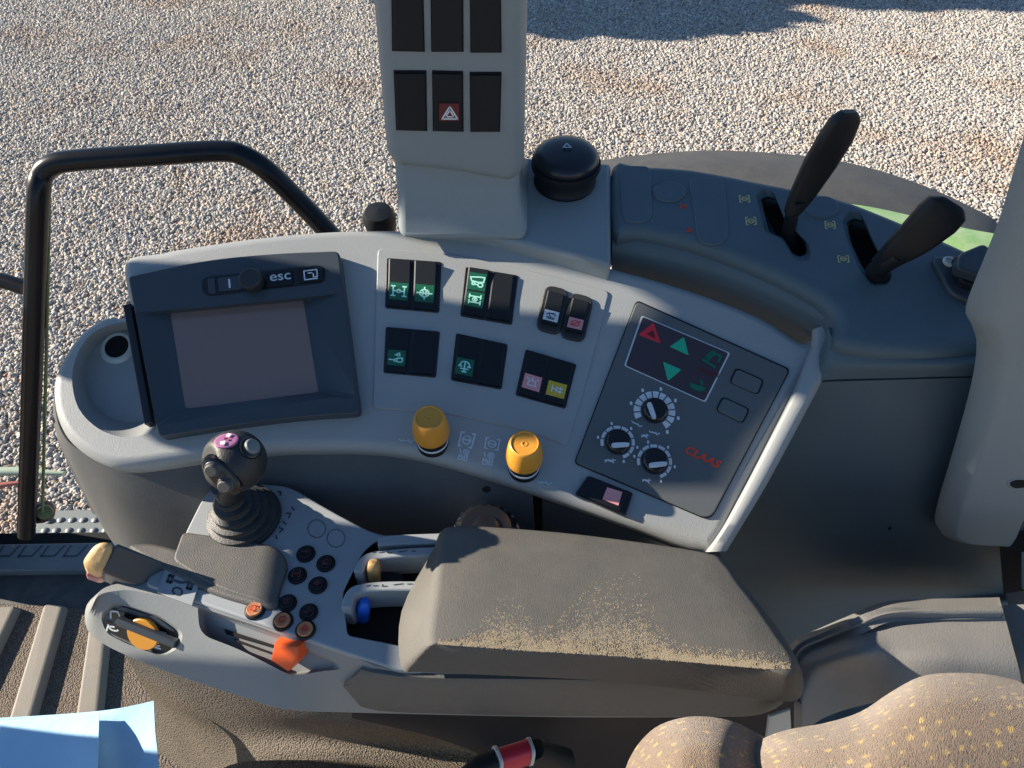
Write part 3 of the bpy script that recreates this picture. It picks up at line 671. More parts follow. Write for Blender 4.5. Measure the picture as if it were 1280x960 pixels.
# inner dark liners at the slot floor
for q in ([(948, 246), (970, 248), (1008, 318), (985, 318)], [(1056, 275), (1080, 275), (1110, 345), (1082, 345)]):
    ps('slot_liner', PR, q, .002, M['hole'], rc, r=.0002, h=-.028)
ps('blank', PR, rnd([(774, 206), (814, 207), (816, 270), (808, 277), (786, 278), (777, 270)], 10), .002, M['dark'], rc, r=.0016, h=.0016)
ps('blank', PR, rnd([(861, 222), (897, 220), (906, 226), (912, 292), (905, 304), (884, 306), (872, 298)], 9), .002, M['dark'], rc, r=.0016, h=.0016)
ps('blank', PR, [(837+21*math.cos(a*.2618), 238.5+13*math.sin(a*.2618)) for a in range(24)], .002, M['dark'], rc, r=.002, h=.0022)
ps('blank', PR, [(1028+21*math.cos(a*.2618), 258+14*math.sin(a*.2618)) for a in range(24)], .002, M['dark'], rc, r=.0016, h=.0016)
for q, ic, m_ in (([(924, 245), (936, 245), (937, 253), (925, 253)], 'pto', 'printyellow'), ([(932, 272), (944, 272), (945, 281), (933, 281)], 'pto', 'printyellow'), ([(1031, 277), (1043, 277), (1044, 286), (1032, 286)], 'pto', 'printyellow'), ([(1047, 320), (1060, 320), (1061, 328), (1048, 328)], 'pto', 'printyellow'),
                  ([(849, 255), (859, 255), (860, 261), (850, 261)], 'axle', 'logo'), ([(855, 284), (865, 284), (866, 291), (856, 291)], 'hitch', 'logo')):
    glyph('printed_mark', quad(PR, q), G[ic], M[m_], rc, w=.15)
# the step down behind the light console, and the tall side below the top
def tz(pl, x, y, h=0.): return (pl.at(x, y, h)-CAM).dot(Vector((0, cP, -sP)))
srow = [(766, 284), (800, 289), (866, 303), (950, 334), (1020, 370), (1046, 398)]
patch('step_wall', [[(x, y+5, tz(PR, x, y, -.008)+.001) for x, y in srow], [(x-1, y+36, tz(PR, x, y+20, -.02)+.004) for x, y in srow], [(x-2, y+75, tz(PR, x, y+40, -.05)+.03) for x, y in srow]], M['dark'], rc, thick=.004)
r0 = [(1035, 405), (1048, 425), (1100, 437), (1160, 439), (1232, 436), (1300, 420)]
T0 = [tz(PR, x, y, -.010) for x, y in r0]
patch('side_wall_upper', [[(x, y+4, t-.001) for (x, y), t in zip(r0, T0)],
   [(1022, 450, .688), (1040, 455, .672), (1095, 458, .665), (1165, 457, .660), (1234, 453, .655), (1300, 440, .65), (1600, 440, .65)],
   [(1010, 480, .694), (1035, 475, .684), (1095, 473, .678), (1165, 471, .674), (1233, 469, .668), (1300, 460, .66), (1600, 460, .66)]], M['dark'], rc, thick=.005)
patch('side_wall', [
   [(985, 480, .70), (1040, 477, .692), (1110, 475, .688), (1180, 473, .685), (1240, 471, .68), (1330, 468, .67), (1650, 468, .67)],
   [(960, 560, .75), (1010, 560, .745), (1100, 558, .74), (1170, 556, .74), (1240, 555, .735), (1330, 550, .73), (1650, 550, .73)],
   [(915, 660, .84), (990, 665, .83), (1080, 662, .83), (1160, 660, .83), (1240, 660, .82), (1330, 655, .81), (1650, 655, .81)],
   [(880, 740, .93), (960, 755, .92), (1070, 742, .92), (1165, 735, .91), (1250, 733, .90), (1330, 730, .89), (1650, 730, .89)],
   [(880, 800, 1.0), (960, 830, .99), (1070, 785, .97), (1165, 766, .93), (1250, 757, .90), (1330, 755, .89), (1650, 755, .89)],
   [(880, 900, 1.15), (960, 900, 1.1), (1070, 850, 1.05), (1165, 830, 1.0), (1250, 800, .95), (1330, 800, .94), (1650, 800, .94)]], M['dark'], rc, thick=.006)
lathe('socket', D(1112, 660, .822), (0, -1, .3), [(.0001, 0), (.002, 0), (.002, .001), (.0001, .001)], M['hole'], rc, seg=10)
# light grey shelf between pillar and rear console
sh = rnd([(496, 214), (560, 205), (655, 195), (764, 203), (764, 332), (700, 316), (600, 292), (497, 284)], [6, 0, 0, 4, 4, 20, 20, 6])
shelf = slab('pillar_foot', PR.pts(sh), PR.n, RP(.006, .06, 4), M['pillar'], pi)
# ================================================================== BLACK DOME POT
dm = thing('black_domed_pot', 'round black domed pot standing beside the switch pillar', 'pot', PR.at(706, 228))
c0 = PR.at(706, 226); n_ = (0, -.10, 1)
lathe('pot_body', c0, n_, [(.0305, -.002), (.0315, .001), (.0300, .003), (.0290, .013), (.0300, .015), (.0335, .0165), (.0345, .020), (.0340, .024), (.001, .024)], M['black'], dm, seg=40)
ld = lathe('lid', c0, n_, [(.0315, .0235), (.0322, .0265), (.0315, .030), (.0285, .0335), (.022, .0362), (.013, .0378), (.0001, .0384)], mat('pot_lid', (.010, .013, .020), .30, .05, 600, .1), dm, seg=40)
Q = [c0+Vector((-.003, -.003, .0390)), c0+Vector((.003, -.003, .0387)), c0+Vector((.004, -.008, .0388)), c0+Vector((-.003, -.008, .0388))]
glyph('symbol', [c0+Vector((-.004, .002, .0400)), c0+Vector((.004, .002, .0400)), c0+Vector((.004, -.006, .0396)), c0+Vector((-.004, -.006, .0396))], G['tri'], M['print'], ld, w=.18)
# ================================================================== LEVERS ON THE REAR CONSOLE
def pathpx(pp): return [D(*p) for p in pp]
l1 = thing('upright_lever', 'tall black paddle lever standing in the left slot of the dark console', 'lever', D(986, 285, .74), 'paddle levers on the dark console')
sweep('shaft', pathpx([(992, 312, .745), (986, 288, .73), (990, 268, .712), (999, 250, .70)]), [(.0085, .008), (.0075, .007), (.0065, .006), (.007, .006)], M['lever'], l1)
P = spl([D(988, 268, .712), D(1003, 243, .698), D(1025, 205, .675), D(1043, 175, .655), D(1056, 150, .64), D(1061, 139, .634)], 6, False)
def rr(P, ks): # radius list interpolated along path
    n = len(P); out = []
    for i in range(n):
        t = i/(n-1)*(len(ks)-1); k = min(int(t), len(ks)-2); f = t-k
        out.append((ks[k][0]*(1-f)+ks[k+1][0]*f, ks[k][1]*(1-f)+ks[k+1][1]*f))
    return out
sweep('grip', P, rr(P, [(.006, .0045), (.0115, .0055), (.0155, .006), (.0165, .006), (.0140, .0055), (.007, .003)]), M['lever'], l1, up=(.25, -.68, .73), sup=.38)
l2 = thing('leaning_lever', 'black paddle lever leaning right in the right slot of the dark console', 'lever', D(1098, 345, .70), 'paddle levers on the dark console')
sweep('shaft', pathpx([(1102, 352, .71), (1096, 338, .69), (1108, 326, .675), (1122, 316, .665)]), [(.010, .010), (.010, .010), (.0095, .009), (.010, .008)], M['lever'], l2)
P = spl([D(1100, 332, .685), D(1122, 315, .662), D(1148, 294, .645), D(1170, 274, .632), D(1184, 260, .625), D(1191, 252, .622)], 6, False)
sweep('grip', P, rr(P, [(.0085, .007), (.0125, .0065), (.0165, .007), (.0190, .007), (.0180, .0065), (.009, .004)]), M['lever'], l2, up=(.1, -.68, .73), sup=.38)
# ================================================================== SOCKET ON THE RIGHT
sk = thing('power_socket', 'black flip-lid socket on a rounded plate beside the right pillar', 'socket', PR.at(1215, 345))
ps('socket_plate', PR, rnd([(1164, 320), (1200, 318), (1250, 330), (1262, 372), (1226, 382), (1188, 366)], [10, 12, 10, 10, 12, 12]), .006, M['slate'], sk, r=.003, h=.006)
ps('socket_body', PR, rnd([(1192, 318), (1248, 312), (1258, 340), (1238, 364), (1200, 350)], 8), .01, M['black'], sk, r=.003, h=.014)
lidq = [(1199, 316), (1230, 303), (1254, 322), (1234, 347), (1196, 334)]
ps('socket_lid', PR, rnd(lidq, 6), .010, M['slate'], sk, r=.003, h=.026)
lathe('screw', PR.at(1186, 328, .006), PR.n, [(.0055, -.001), (.0062, .0015), (.0050, .003), (.0035, .003), (.0032, .0015), (.0001, .0015)], M['metal'], sk, seg=16)
# ================================================================== RIGHT PILLAR TRIM
rp = thing('cab_pillar', 'tall pale grey cab pillar trim leaning in at the right edge', 'pillar', W(.5, .42, -.6))
PV = Pl(W(0, .42, 0), (0, -1, .0))
ro2 = s2([(1900, -200), (1460, -200), (1385, 0), (1325, 140), (1284, 262), (1271, 300), (1249, 352), (1228, 404), (1235, 425), (1241, 450), (1233, 500), (1209, 580), (1185, 655), (1186, 677), (1205, 686), (1244, 689), (1271, 686), (1290, 652), (1340, 640), (1500, 640), (1900, 640)], 4)
pt = slab('pillar_trim', PV.pts(ro2), PV.n, [(-.004, -.020), (-.003, -.012), (.002, -.006), (.007, -.002), (.012, 0)], M['pillar'], rp)
hk = rnd([(1258, 602), (1270, 598), (1294, 599), (1294, 610), (1268, 613), (1259, 609)], 4)
ps('clip_bezel', PV, hk, .004, M['pillar'], rp, r=.0015, h=.0008)
ps('clip_hole', PV, shrink(hk, .72), .003, M['hole'], rp, r=.0001, h=.0012)
# ================================================================== FENDER OUTSIDE
fe = thing('rear_fender', 'dark wheel fender with a sunlit green panel outside behind the levers', 'fender', D(1050, 260, 1.15))
patch('fender_extension', [
   [(700, 212, 1.16), (760, 199, 1.16), (830, 191, 1.15), (900, 188, 1.14), (1000, 194, 1.12), (1080, 208, 1.10), (1160, 234, 1.07), (1240, 272, 1.04), (1300, 310, 1.02)],
   [(700, 225, 1.10), (760, 214, 1.10), (830, 208, 1.09), (900, 206, 1.08), (1000, 213, 1.06), (1080, 228, 1.04), (1155, 252, 1.02), (1230, 288, .99), (1300, 325, .97), (1600, 325, .97)],
   [(700, 250, 1.06), (760, 245, 1.06), (830, 240, 1.05), (900, 240, 1.04), (1000, 248, 1.02), (1075, 262, 1.0), (1150, 282, .98), (1225, 305, .96), (1300, 345, .94), (1600, 345, .94)]], M['fender'], fe, thick=.01, nu=4)
patch('fender_panel', [
   [(1040, 252, .985), (1090, 259, .975), (1150, 272, .965), (1210, 286, .95), (1262, 296, .94), (1320, 315, .93)],
   [(1040, 262, .965), (1095, 275, .955), (1150, 288, .945), (1210, 303, .93), (1262, 318, .92), (1320, 335, .91)],
   [(1040, 282, .95), (1100, 300, .94), (1155, 315, .93), (1205, 330, .915), (1260, 345, .905), (1320, 360, .90)]], M['tgreen'], fe, thick=.008)
# ================================================================== GRAB RAIL
gr = thing('door_rail', 'bent black tube rail standing outside the window at the left', 'rail', D(36, 650, 1.2))
P = spl([D(33, 668, 1.20), D(37, 560, 1.10), D(41, 440, 1.01), D(45, 320, .945), D(48, 245, .905), D(52, 220, .90), D(66, 206, .895), D(100, 200, .895), D(190, 194, .90), D(275, 189, .91), D(305, 195, .915), D(335, 214, .925), D(372, 250, .95), D(410, 290, .97), D(440, 325, .99)], 8, False)
sweep('tube', P, .0128, M['tube'], gr, seg=20)
sweep('window_seal', spl([D(53, 640, 1.19), D(58, 440, 1.02), D(62, 235, .915)], 6, False), .0022, mat('seal_green', (.16, .22, .10), .5), gr, seg=8)
sweep('stay_bar', pathpx([(-40, 343, 1.0), (8, 352, 1.0), (32, 360, 1.0)]), .0105, M['tube'], gr, seg=14)
lathe('clamp', D(52, 640, 1.22), (1, .1, .2), [(.001, -.03), (.016, -.028), (.018, .0), (.016, .012), (.010, .014), (.001, .014)], M['tube'], gr, seg=20)
lathe('clamp_cap', D(56, 640, 1.20), (.5, -.6, .5), [(.012, 0), (.011, .006), (.001, .008)], mat('lime_cap', (.09, .12, .05), .4), gr, seg=16)
lathe('latch_knob', D(474, 272, .90), (0, -.2, 1), [(.001, -.02), (.018, -.018), (.020, 0), (.016, .010), (.001, .013)], M['black'], gr, seg=20)
# pale green and red strips imitating a window reflection, low by the rail
hs2 = thing('glass_reflection', 'pale green and red strips imitating a window reflection beside the black rail', 'reflection', D(30, 600, 1.5))
P = pathpx([(-60, 590, 1.5), (20, 589, 1.5), (80, 592, 1.5)])
sweep('green_reflection', P, [(.020, .008), (.020, .008), (.006, .004)], M['palegreen'], hs2, up=(0, .7, .7), sup=.6)
sweep('red_reflection', pathpx([(-60, 608, 1.49), (-5, 607, 1.49), (28, 603, 1.49)]), [(.013, .006), (.013, .006), (.005, .004)], M['dullred'], hs2, up=(0, .7, .7), sup=.6)
# ================================================================== STEP, SILL, FLOOR
PS = Pl(W(0, 0, -1.36), (0, 0, 1))
sp = thing('entry_step', 'grey studded metal step plate outside below the rail', 'step', PS.at(90, 655))
ps('tread_plate', PS, [(52, 638), (160, 636), (175, 672), (40, 674)], .01, M['steel'], sp, r=.002)
V = []; Fc = []
stud = lathe('stud', PS.at(62, 651), PS.n, [(.008, -.001), (.007, .003), (.004, .005), (.0001, .005)], M['steel'], sp, seg=12)
for px, py in ((76, 650), (90, 650), (104, 650), (119, 650), (133, 650), (56, 663), (70, 663), (86, 663), (101, 663), (117, 663), (132, 663)):
    o = stud.copy(); C.objects.link(o); o.parent = sp; o.location = PS.at(px, py) - wl(sp)+Vector((0, 0, .0015))
PF = Pl(W(0, 0, -1.24), (0, 0, 1))
sl = thing('door_sill', 'blue grey plastic door sill with moulded slots at the left edge', 'sill', PF.at(50, 700))
ps('sill_gap', PF, [(-60, 667), (150, 665), (150, 680), (-60, 682)], .03, M['hole'], sl, r=.001, h=-.003)
so_ = ps('sill_plate', PF, [(-60, 681), (170, 677), (170, 711), (-60, 714)], .03, M['sill'], sl, r=.003, h=.012)
PSi = PF.off(.012)
for i in range(4):
    x = 2+i*28
    glyph('slot_outline', quad(PSi, [(x, 681), (x+26, 680), (x+22, 697), (x-6, 698)]), [[(.12, .1), (-.05, .85), (.55, .85), (.9, .1)]], M['ink'], sl, w=.12, lift=.0006)
    lathe('peg', PSi.at(x+14, 683), PSi.n, [(.003, -.001), (.0025, .003), (.0001, .003)], M['sill'], sl, seg=8)
fl = ps('cab_floor', PF, [(-200, 712), (300, 706), (420, 690), (1500, 690), (1500, 1250), (-200, 1250)], .02, mat('floor_plastic', (.055, .06, .062), .6, .4, 300, .15, dust=.25), None, r=.001, h=-.006)
struct(fl)
fm = thing('floor_mat', 'taupe grained floor mat with raised lighter ribs', 'floor mat', PF.at(90, 830))
ps('mat_sheet', PF, s2([(-120, 750), (0, 754), (60, 757), (110, 762), (140, 772), (200, 800), (260, 900), (300, 1100), (-120, 1100)], 3), .006, M['mat'], fm, r=.003, h=.002)
PM = PF.off(.002)
for q in ([(-35, 756), (-2, 757), (-75, 905), (-110, 905)], [(54, 754), (79, 755), (36, 905), (8, 905)], [(112, 770), (134, 775), (121, 905), (92, 905)], [(-5, 757), (20, 756), (-30, 860), (-55, 860)]):
    slab('rib', PM.pts(rnd(q, 6), .016), PM.n, [(-.003, -.016), (.0, -.006), (.002, -.0015), (.006, 0)], M['rib'], fm)
# ================================================================== PAPER TOWEL
pw = [[(-60, 900, .86), (40, 895, .86), (110, 890, .855), (150, 885, .85), (192, 876, .85)],
      [(-60, 935, .84), (40, 928, .835), (110, 922, .825), (152, 920, .835), (194, 915, .83)],
      [(-60, 965, .82), (45, 962, .815), (112, 960, .80), (155, 958, .812), (198, 955, .81)],
      [(-60, 1030, .79), (50, 1030, .785), (115, 1030, .77), (160, 1030, .78), (200, 1030, .78)]]
po_ = patch('paper_towel', pw, M['paper'], None, thick=.0012, nu=8, ang=30); tag(po_, 'sheet of light blue paper towel at the lower left corner', 'paper')
po2 = patch('paper_fold', [[(0, 901, 0.8460), (70, 896, 0.8410), (124, 891, 0.8380)], [(0, 960, 0.8030), (74, 962, 0.7960), (122, 960, 0.7830)], [(0, 1030, 0.7680), (74, 1030, 0.7650), (122, 1030, 0.7530)]], M['paper'], po_, thick=.001)
# ================================================================== BELLOWS / SEAT SUSPENSION
be = thing('seat_bellows', 'taupe grained rubber bellows under the armrest', 'bellows', D(330, 930, .95))
patch('bellows_skin', [
   [(150, 800, .80), (200, 820, .78), (270, 845, .76), (350, 868, .75), (450, 885, .74), (560, 892, .74), (700, 900, .75)],
   [(163, 830, .86), (212, 850, .83), (280, 872, .80), (360, 893, .78), (450, 905, .77), (560, 915, .77), (700, 930, .78)],
   [(180, 860, .92), (225, 885, .88), (285, 905, .85), (345, 915, .83), (440, 925, .81), (560, 935, .80), (700, 955, .81)],
   [(192, 885, .97), (235, 910, .93), (285, 935, .89), (335, 945, .84), (440, 948, .81), (560, 955, .80), (700, 975, .81)],
   [(195, 940, 1.03), (240, 965, .99), (285, 985, .94), (335, 990, .86), (440, 990, .82), (560, 995, .80), (700, 1005, .81)]], M['bellows'], be, thick=.008)
patch('bellows_fold', [
   [(255, 975, .76), (300, 953, .755), (400, 950, .75), (500, 950, .75), (610, 957, .75), (700, 985, .76)],
   [(240, 1000, .73), (300, 980, .725), (400, 975, .72), (500, 975, .72), (610, 985, .72), (700, 1010, .73)],
   [(230, 1060, .72), (300, 1050, .71), (400, 1045, .71), (500, 1045, .71), (610, 1050, .71), (700, 1060, .72)]], M['bellows'], be, thick=.01)
# black backing sheet, shaped as the shadow wedge under the armrest
patch('shade_wedge', [[(440, 884, .72), (560, 886, .72), (700, 890, .72), (850, 885, .74), (1000, 860, .78)], [(440, 893, .735), (560, 905, .735), (700, 925, .74), (850, 930, .80), (1000, 920, .84)], [(440, 898, .745), (560, 927, .755), (700, 985, .77), (850, 1010, .84), (1000, 1010, .86)]], M['black'], be, thick=.01)
# ================================================================== BUCKLE
bk = thing('seat_belt_buckle', 'red seat belt buckle with dark sleeves at the bottom edge', 'buckle', D(640, 945, .66))
ax = [(x, y, t) for x, y, t in ((660, 940, .665), (642, 946, .66), (622, 952, .655))]
sweep('release_button', pathpx(ax), [(.0115, .008)]*3, M['buckle'], bk, up=(0, 1, -.3), sup=.55)
sweep('button_edge', pathpx([(664, 939, .666), (660, 940, .665)]), [(.0122, .009)]*2, M['metal'], bk, up=(0, 1, -.3), sup=.55)
sweep('belt_sleeve', pathpx([(700, 955, .70), (664, 939, .667)]), [(.016, .012), (.013, .009)], M['black'], bk, up=(0, 1, -.3), sup=.6)
sweep('stalk_cover', pathpx([(619, 953, .654), (600, 960, .65), (585, 975, .645)]), [(.011, .009), (.010, .009), (.010, .009)], M['black'], bk, up=(0, 1, -.3), sup=.6)
sweep('stalk_cover_end', pathpx([(622, 952, .655), (619, 953, .654)]), [(.0138, .0105)]*2, M['metal'], bk, up=(0, 1, -.3), sup=.6)
# ================================================================== SIDE COVER
sc_ = thing('wheel_arch_cover', 'smooth grey moulded cover behind the armrest end', 'cover', D(1130, 800, .85))
patch('cover_shell', [
   [(985, 836, 0.8000), (1000, 812, 0.8200), (1030, 800, 0.8400), (1068, 785, 0.8600), (1108, 770, 0.8800), (1160, 768, 0.8800), (1210, 767, 0.8800), (1252, 766, 0.8800)],
   [(985, 835, 0.6700), (1000, 810, 0.6700), (1030, 796, 0.6612), (1068, 780, 0.6411), (1108, 764, 0.6410), (1160, 760, 0.6460), (1210, 759, 0.6460), (1252, 758, 0.6460)],
   [(990, 850, 0.6550), (1003, 820, 0.6549), (1034, 805, 0.6441), (1072, 791, 0.6245), (1110, 780, 0.6260), (1160, 778, 0.6260), (1212, 778, 0.6260), (1258, 778, 0.6260)],
   [(996, 868, 0.6450), (1010, 838, 0.6393), (1040, 825, 0.6223), (1078, 815, 0.6027), (1114, 808, 0.6060), (1162, 806, 0.6060), (1216, 807, 0.6060), (1266, 808, 0.6060)],
   [(1003, 885, 0.6400), (1015, 862, 0.6400), (1045, 848, 0.6354), (1082, 838, 0.6164), (1118, 830, 0.6023), (1166, 829, 0.5960), (1220, 833, 0.5960), (1274, 838, 0.5960)],
   [(1000, 930, 0.6700), (1018, 905, 0.6600), (1048, 890, 0.6500), (1085, 880, 0.6322), (1122, 872, 0.6054), (1170, 870, 0.6010), (1225, 875, 0.6010), (1282, 880, 0.6010)]], M['cover'], sc_, thick=.008)
patch('cover_extension', [[(1253, 757, 0.685), (1290, 755, 0.680), (1330, 755, 0.680), (1650, 755, 0.680)], [(1262, 790, 0.660), (1300, 790, 0.655), (1340, 790, 0.655)], [(1277, 838, 0.630), (1310, 838, 0.630), (1350, 838, 0.630)], [(1284, 880, 0.635), (1320, 880, 0.635), (1360, 880, 0.635)]], M['cover'], sc_, thick=.008)
fb = thing('folded_belt', 'dark webbing and tan trim at the right edge behind the pillar', 'belt', D(1270, 720, .80))
patch('webbing', [[(1248, 640, .83), (1275, 640, .82), (1330, 640, .81), (1650, 640, .81)], [(1250, 690, .83), (1277, 690, .82), (1330, 690, .81), (1650, 690, .81)], [(1255, 750, .83), (1280, 745, .82), (1330, 745, .81), (1650, 745, .81)]], mat('webbing_black', (.03, .025, .02), .8, .6, 300, .3), fb, thick=.01)
patch('trim_piece', [[(1257, 742, .79), (1285, 738, .78), (1330, 735, .77), (1650, 735, .77)], [(1262, 758, .775), (1290, 765, .765), (1330, 770, .76), (1650, 770, .76)], [(1270, 775, .77), (1295, 790, .76), (1330, 800, .75), (1650, 800, .75)]], M['rib'], fb, thick=.01)
patch('pale_edge', [[(1277, 690, .80), (1330, 690, .79), (1650, 690, .79)], [(1277, 735, .79), (1330, 735, .78), (1650, 735, .78)]], M['pillar'], fb, thick=.01)
# ================================================================== SEAT
se = thing('operator_seat', 'brown seat with small yellow flecks in its woven fabric', 'seat', D(1100, 960, .6))
patch('seat_back', [
   [(1270, 850, 0.5544), (1235, 843, 0.5460), (1190, 841, 0.5376), (1150, 846, 0.5334), (1112, 866, 0.5292), (1075, 890, 0.5250), (1030, 904, 0.5208), (985, 912, 0.5208), (950, 925, 0.5292), (920, 946, 0.5580), (899, 990, 0.6212)],
   [(1285, 860, 0.5124), (1240, 856, 0.5040), (1195, 856, 0.4956), (1155, 862, 0.4914), (1120, 880, 0.4872), (1082, 903, 0.4872), (1040, 918, 0.4830), (995, 928, 0.4830), (962, 943, 0.4872), (935, 961, 0.5160), (909, 1000, 0.5876)],
   [(1300, 890, 0.4788), (1250, 888, 0.4746), (1205, 890, 0.4704), (1168, 898, 0.4662), (1132, 915, 0.4620), (1095, 934, 0.4578), (1055, 950, 0.4578), (1015, 960, 0.4578), (980, 972, 0.4620), (950, 986, 0.4908), (919, 1020, 0.5540)],
   [(1310, 960, 0.4536), (1265, 960, 0.4494), (1225, 965, 0.4452), (1190, 970, 0.4410), (1155, 980, 0.4368), (1115, 990, 0.4326), (1075, 1000, 0.4326), (1035, 1010, 0.4326), (1000, 1020, 0.4368), (970, 1031, 0.4656), (934, 1050, 0.5288)],
   [(1320, 1080, 0.4368), (1275, 1080, 0.4284), (1240, 1085, 0.4200), (1210, 1090, 0.4200), (1175, 1095, 0.4200), (1135, 1100, 0.4158), (1095, 1110, 0.4158), (1055, 1110, 0.4158), (1020, 1110, 0.4200), (990, 1116, 0.4488), (954, 1120, 0.5120)]], M['fabric'], se, nu=4, thick=.012, uvs=True)
patch('seat_bolster', [
   [(776, 980, 0.5544), (786, 950, 0.5460), (802, 925, 0.5418), (825, 906, 0.5376), (860, 896, 0.5334), (895, 897, 0.5334), (925, 905, 0.5376), (950, 918, 0.5460), (995, 937, 0.5464)],
   [(778, 990, 0.5208), (795, 962, 0.5124), (815, 940, 0.5082), (838, 924, 0.5040), (865, 915, 0.5040), (895, 915, 0.5040), (922, 924, 0.5082), (945, 940, 0.5124), (987, 952, 0.5128)],
   [(785, 1010, 0.4956), (810, 990, 0.4872), (830, 970, 0.4830), (850, 955, 0.4788), (870, 948, 0.4788), (895, 948, 0.4788), (918, 956, 0.4830), (938, 970, 0.4872), (980, 982, 0.4876)],
   [(800, 1060, 0.4788), (825, 1050, 0.4704), (845, 1045, 0.4662), (862, 1040, 0.4620), (880, 1040, 0.4620), (898, 1040, 0.4620), (916, 1045, 0.4662), (930, 1050, 0.4704), (970, 1052, 0.4708)]], M['fabric'], se, nu=4, thick=.012, uvs=True)
br = slab('seat_bracket', [D(962, 895, .59), D(988, 886, .59), D(990, 918, .61), D(958, 925, .61)], (0, -.5, .8), RP(.001, .004, 2), M['metal'], se)
# ================================================================== ARMREST
ar = thing('armrest', 'long padded armrest with a grey control plate of buttons in front', 'armrest', W(.0, .33, -.60))
pairs = [((118, 752), (106, 768)), ((121, 747), (110, 788)), ((128, 742), (128, 804)), ((142, 739), (162, 821)), ((164, 738), (202, 837)), ((205, 746), (245, 852)), ((250, 757), (295, 868)), ((340, 785), (352, 885)), ((434, 817), (432, 889)), ((500, 838), (510, 891)), ((700, 842), (700, 895)), ((880, 847), (880, 895)), ((946, 852), (940, 893)), ((966, 858), (968, 882)),
 ((968, 846), (974, 862)), ((900, 800), (905, 806)), ((700, 770), (700, 776)), ((500, 740), (500, 746)), ((350, 715), (350, 720)), ((250, 715), (250, 719)), ((195, 724), (185, 729)), ((150, 729), (140, 734)), ((127, 737), (113, 750))]
PTp = Pl(W(0, 0, -.578), (0, 0, 1)); PBt = Pl(W(0, 0, -.632), (0, 0, 1))
tpR = PTp.pts(s2([p[0] for p in pairs], 3)); btR = [Pl(W(0, 0, -.632-.034*min(1, max(0, (x-360)/120))), (0, 0, 1)).at(x, y) for x, y in s2([p[1] for p in pairs], 3)]; cB = sum(btR, Vector())/len(btR)
def plane3(a, b, c):
    n = (b-a).cross(c-a).normalized(); n = n if n.dot(CAM-a) > 0 else -n
    return Pl(a, n)
PB = plane3(PTp.at(150, 738), PTp.at(250, 757), PBt.at(190, 833))       # face with the rotary selector
PBs = plane3(PTp.at(250, 757), PTp.at(434, 817), PBt.at(340, 882))      # face with the slider
bd = loft('armrest_body', [[cB+(p-cB)*.93+Vector((0, .008, -.010)) for p in btR], [p*.985+cB*.015+Vector((0, 0, -.005)) for p in btR], btR, [a*.5+b*.5+Vector((0, -.0015, .001)) for a, b in zip(btR, tpR)], tpR], mat('armrest_shell', (.235, .25, .25), .45, .3, 1100, .08, dust=.15, dustcol=(.38, .34, .28)), ar, ang=30)
# dark inlay let into the side, following its curve
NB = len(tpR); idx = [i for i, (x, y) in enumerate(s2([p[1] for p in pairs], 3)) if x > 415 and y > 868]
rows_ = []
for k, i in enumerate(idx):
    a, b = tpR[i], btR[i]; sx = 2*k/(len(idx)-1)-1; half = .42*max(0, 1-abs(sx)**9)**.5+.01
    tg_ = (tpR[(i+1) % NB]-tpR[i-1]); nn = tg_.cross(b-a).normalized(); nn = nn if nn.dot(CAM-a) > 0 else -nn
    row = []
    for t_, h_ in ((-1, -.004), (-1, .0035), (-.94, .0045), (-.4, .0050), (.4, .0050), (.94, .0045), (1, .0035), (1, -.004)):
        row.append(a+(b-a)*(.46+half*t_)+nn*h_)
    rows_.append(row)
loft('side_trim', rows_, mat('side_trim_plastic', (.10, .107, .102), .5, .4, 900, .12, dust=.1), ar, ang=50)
# front plate
fp = rnd([(180, 731), (198, 700), (222, 688), (233, 662), (250, 628), (264, 609), (310, 603), (362, 607), (410, 636), (470, 668), (548, 673), (548, 700), (530, 838), (500, 838), (434, 817), (340, 785), (247, 753)], [8, 6, 6, 6, 6, 10, 20, 16, 30, 20, 5, 5, 6, 8, 20, 20, 6], 4)
pl_ = ps('control_plate', PH, fp, .03, M['plate'], ar, r=.0022)
pit = rnd([(428, 742), (452, 692), (470, 676), (545, 674), (528, 800), (500, 808), (434, 795)], [6, 10, 8, 4, 4, 6, 6])
cut(bd, cutter(PTp, shrink(pit, 1.02), shrink(pit, .98), .03))
# rotary recess and slider recess (dug into the body)
rq = rnd([(125, 772), (145, 752), (202, 771), (228, 790), (221, 809), (203, 820), (160, 806), (130, 792)], 9)
cut(bd, cutter(PB, rq, shrink(rq, .93), .004))
slq = rnd([(247, 757), (262, 763), (345, 790), (434, 832), (434, 838), (366, 846), (300, 812), (258, 796), (250, 785)], [6, 6, 30, 4, 4, 10, 20, 8, 8])
cut(bd, cutter(PBs, slq, shrink(slq, .86, -2, 2), .010))
bevel(bd, .0025, 3, 35); bd.modifiers.move(1, 0)
# levers pit
pit = rnd([(428, 742), (452, 692), (470, 676), (545, 674), (528, 800), (500, 808), (434, 795)], [6, 10, 8, 4, 4, 6, 6])
cut(pl_, cutter(PH, pit, shrink(pit, .97), .05))
ps('pit_floor', PH, shrink(pit, .99), .002, M['hole'], ar, r=.0002, h=-.024)
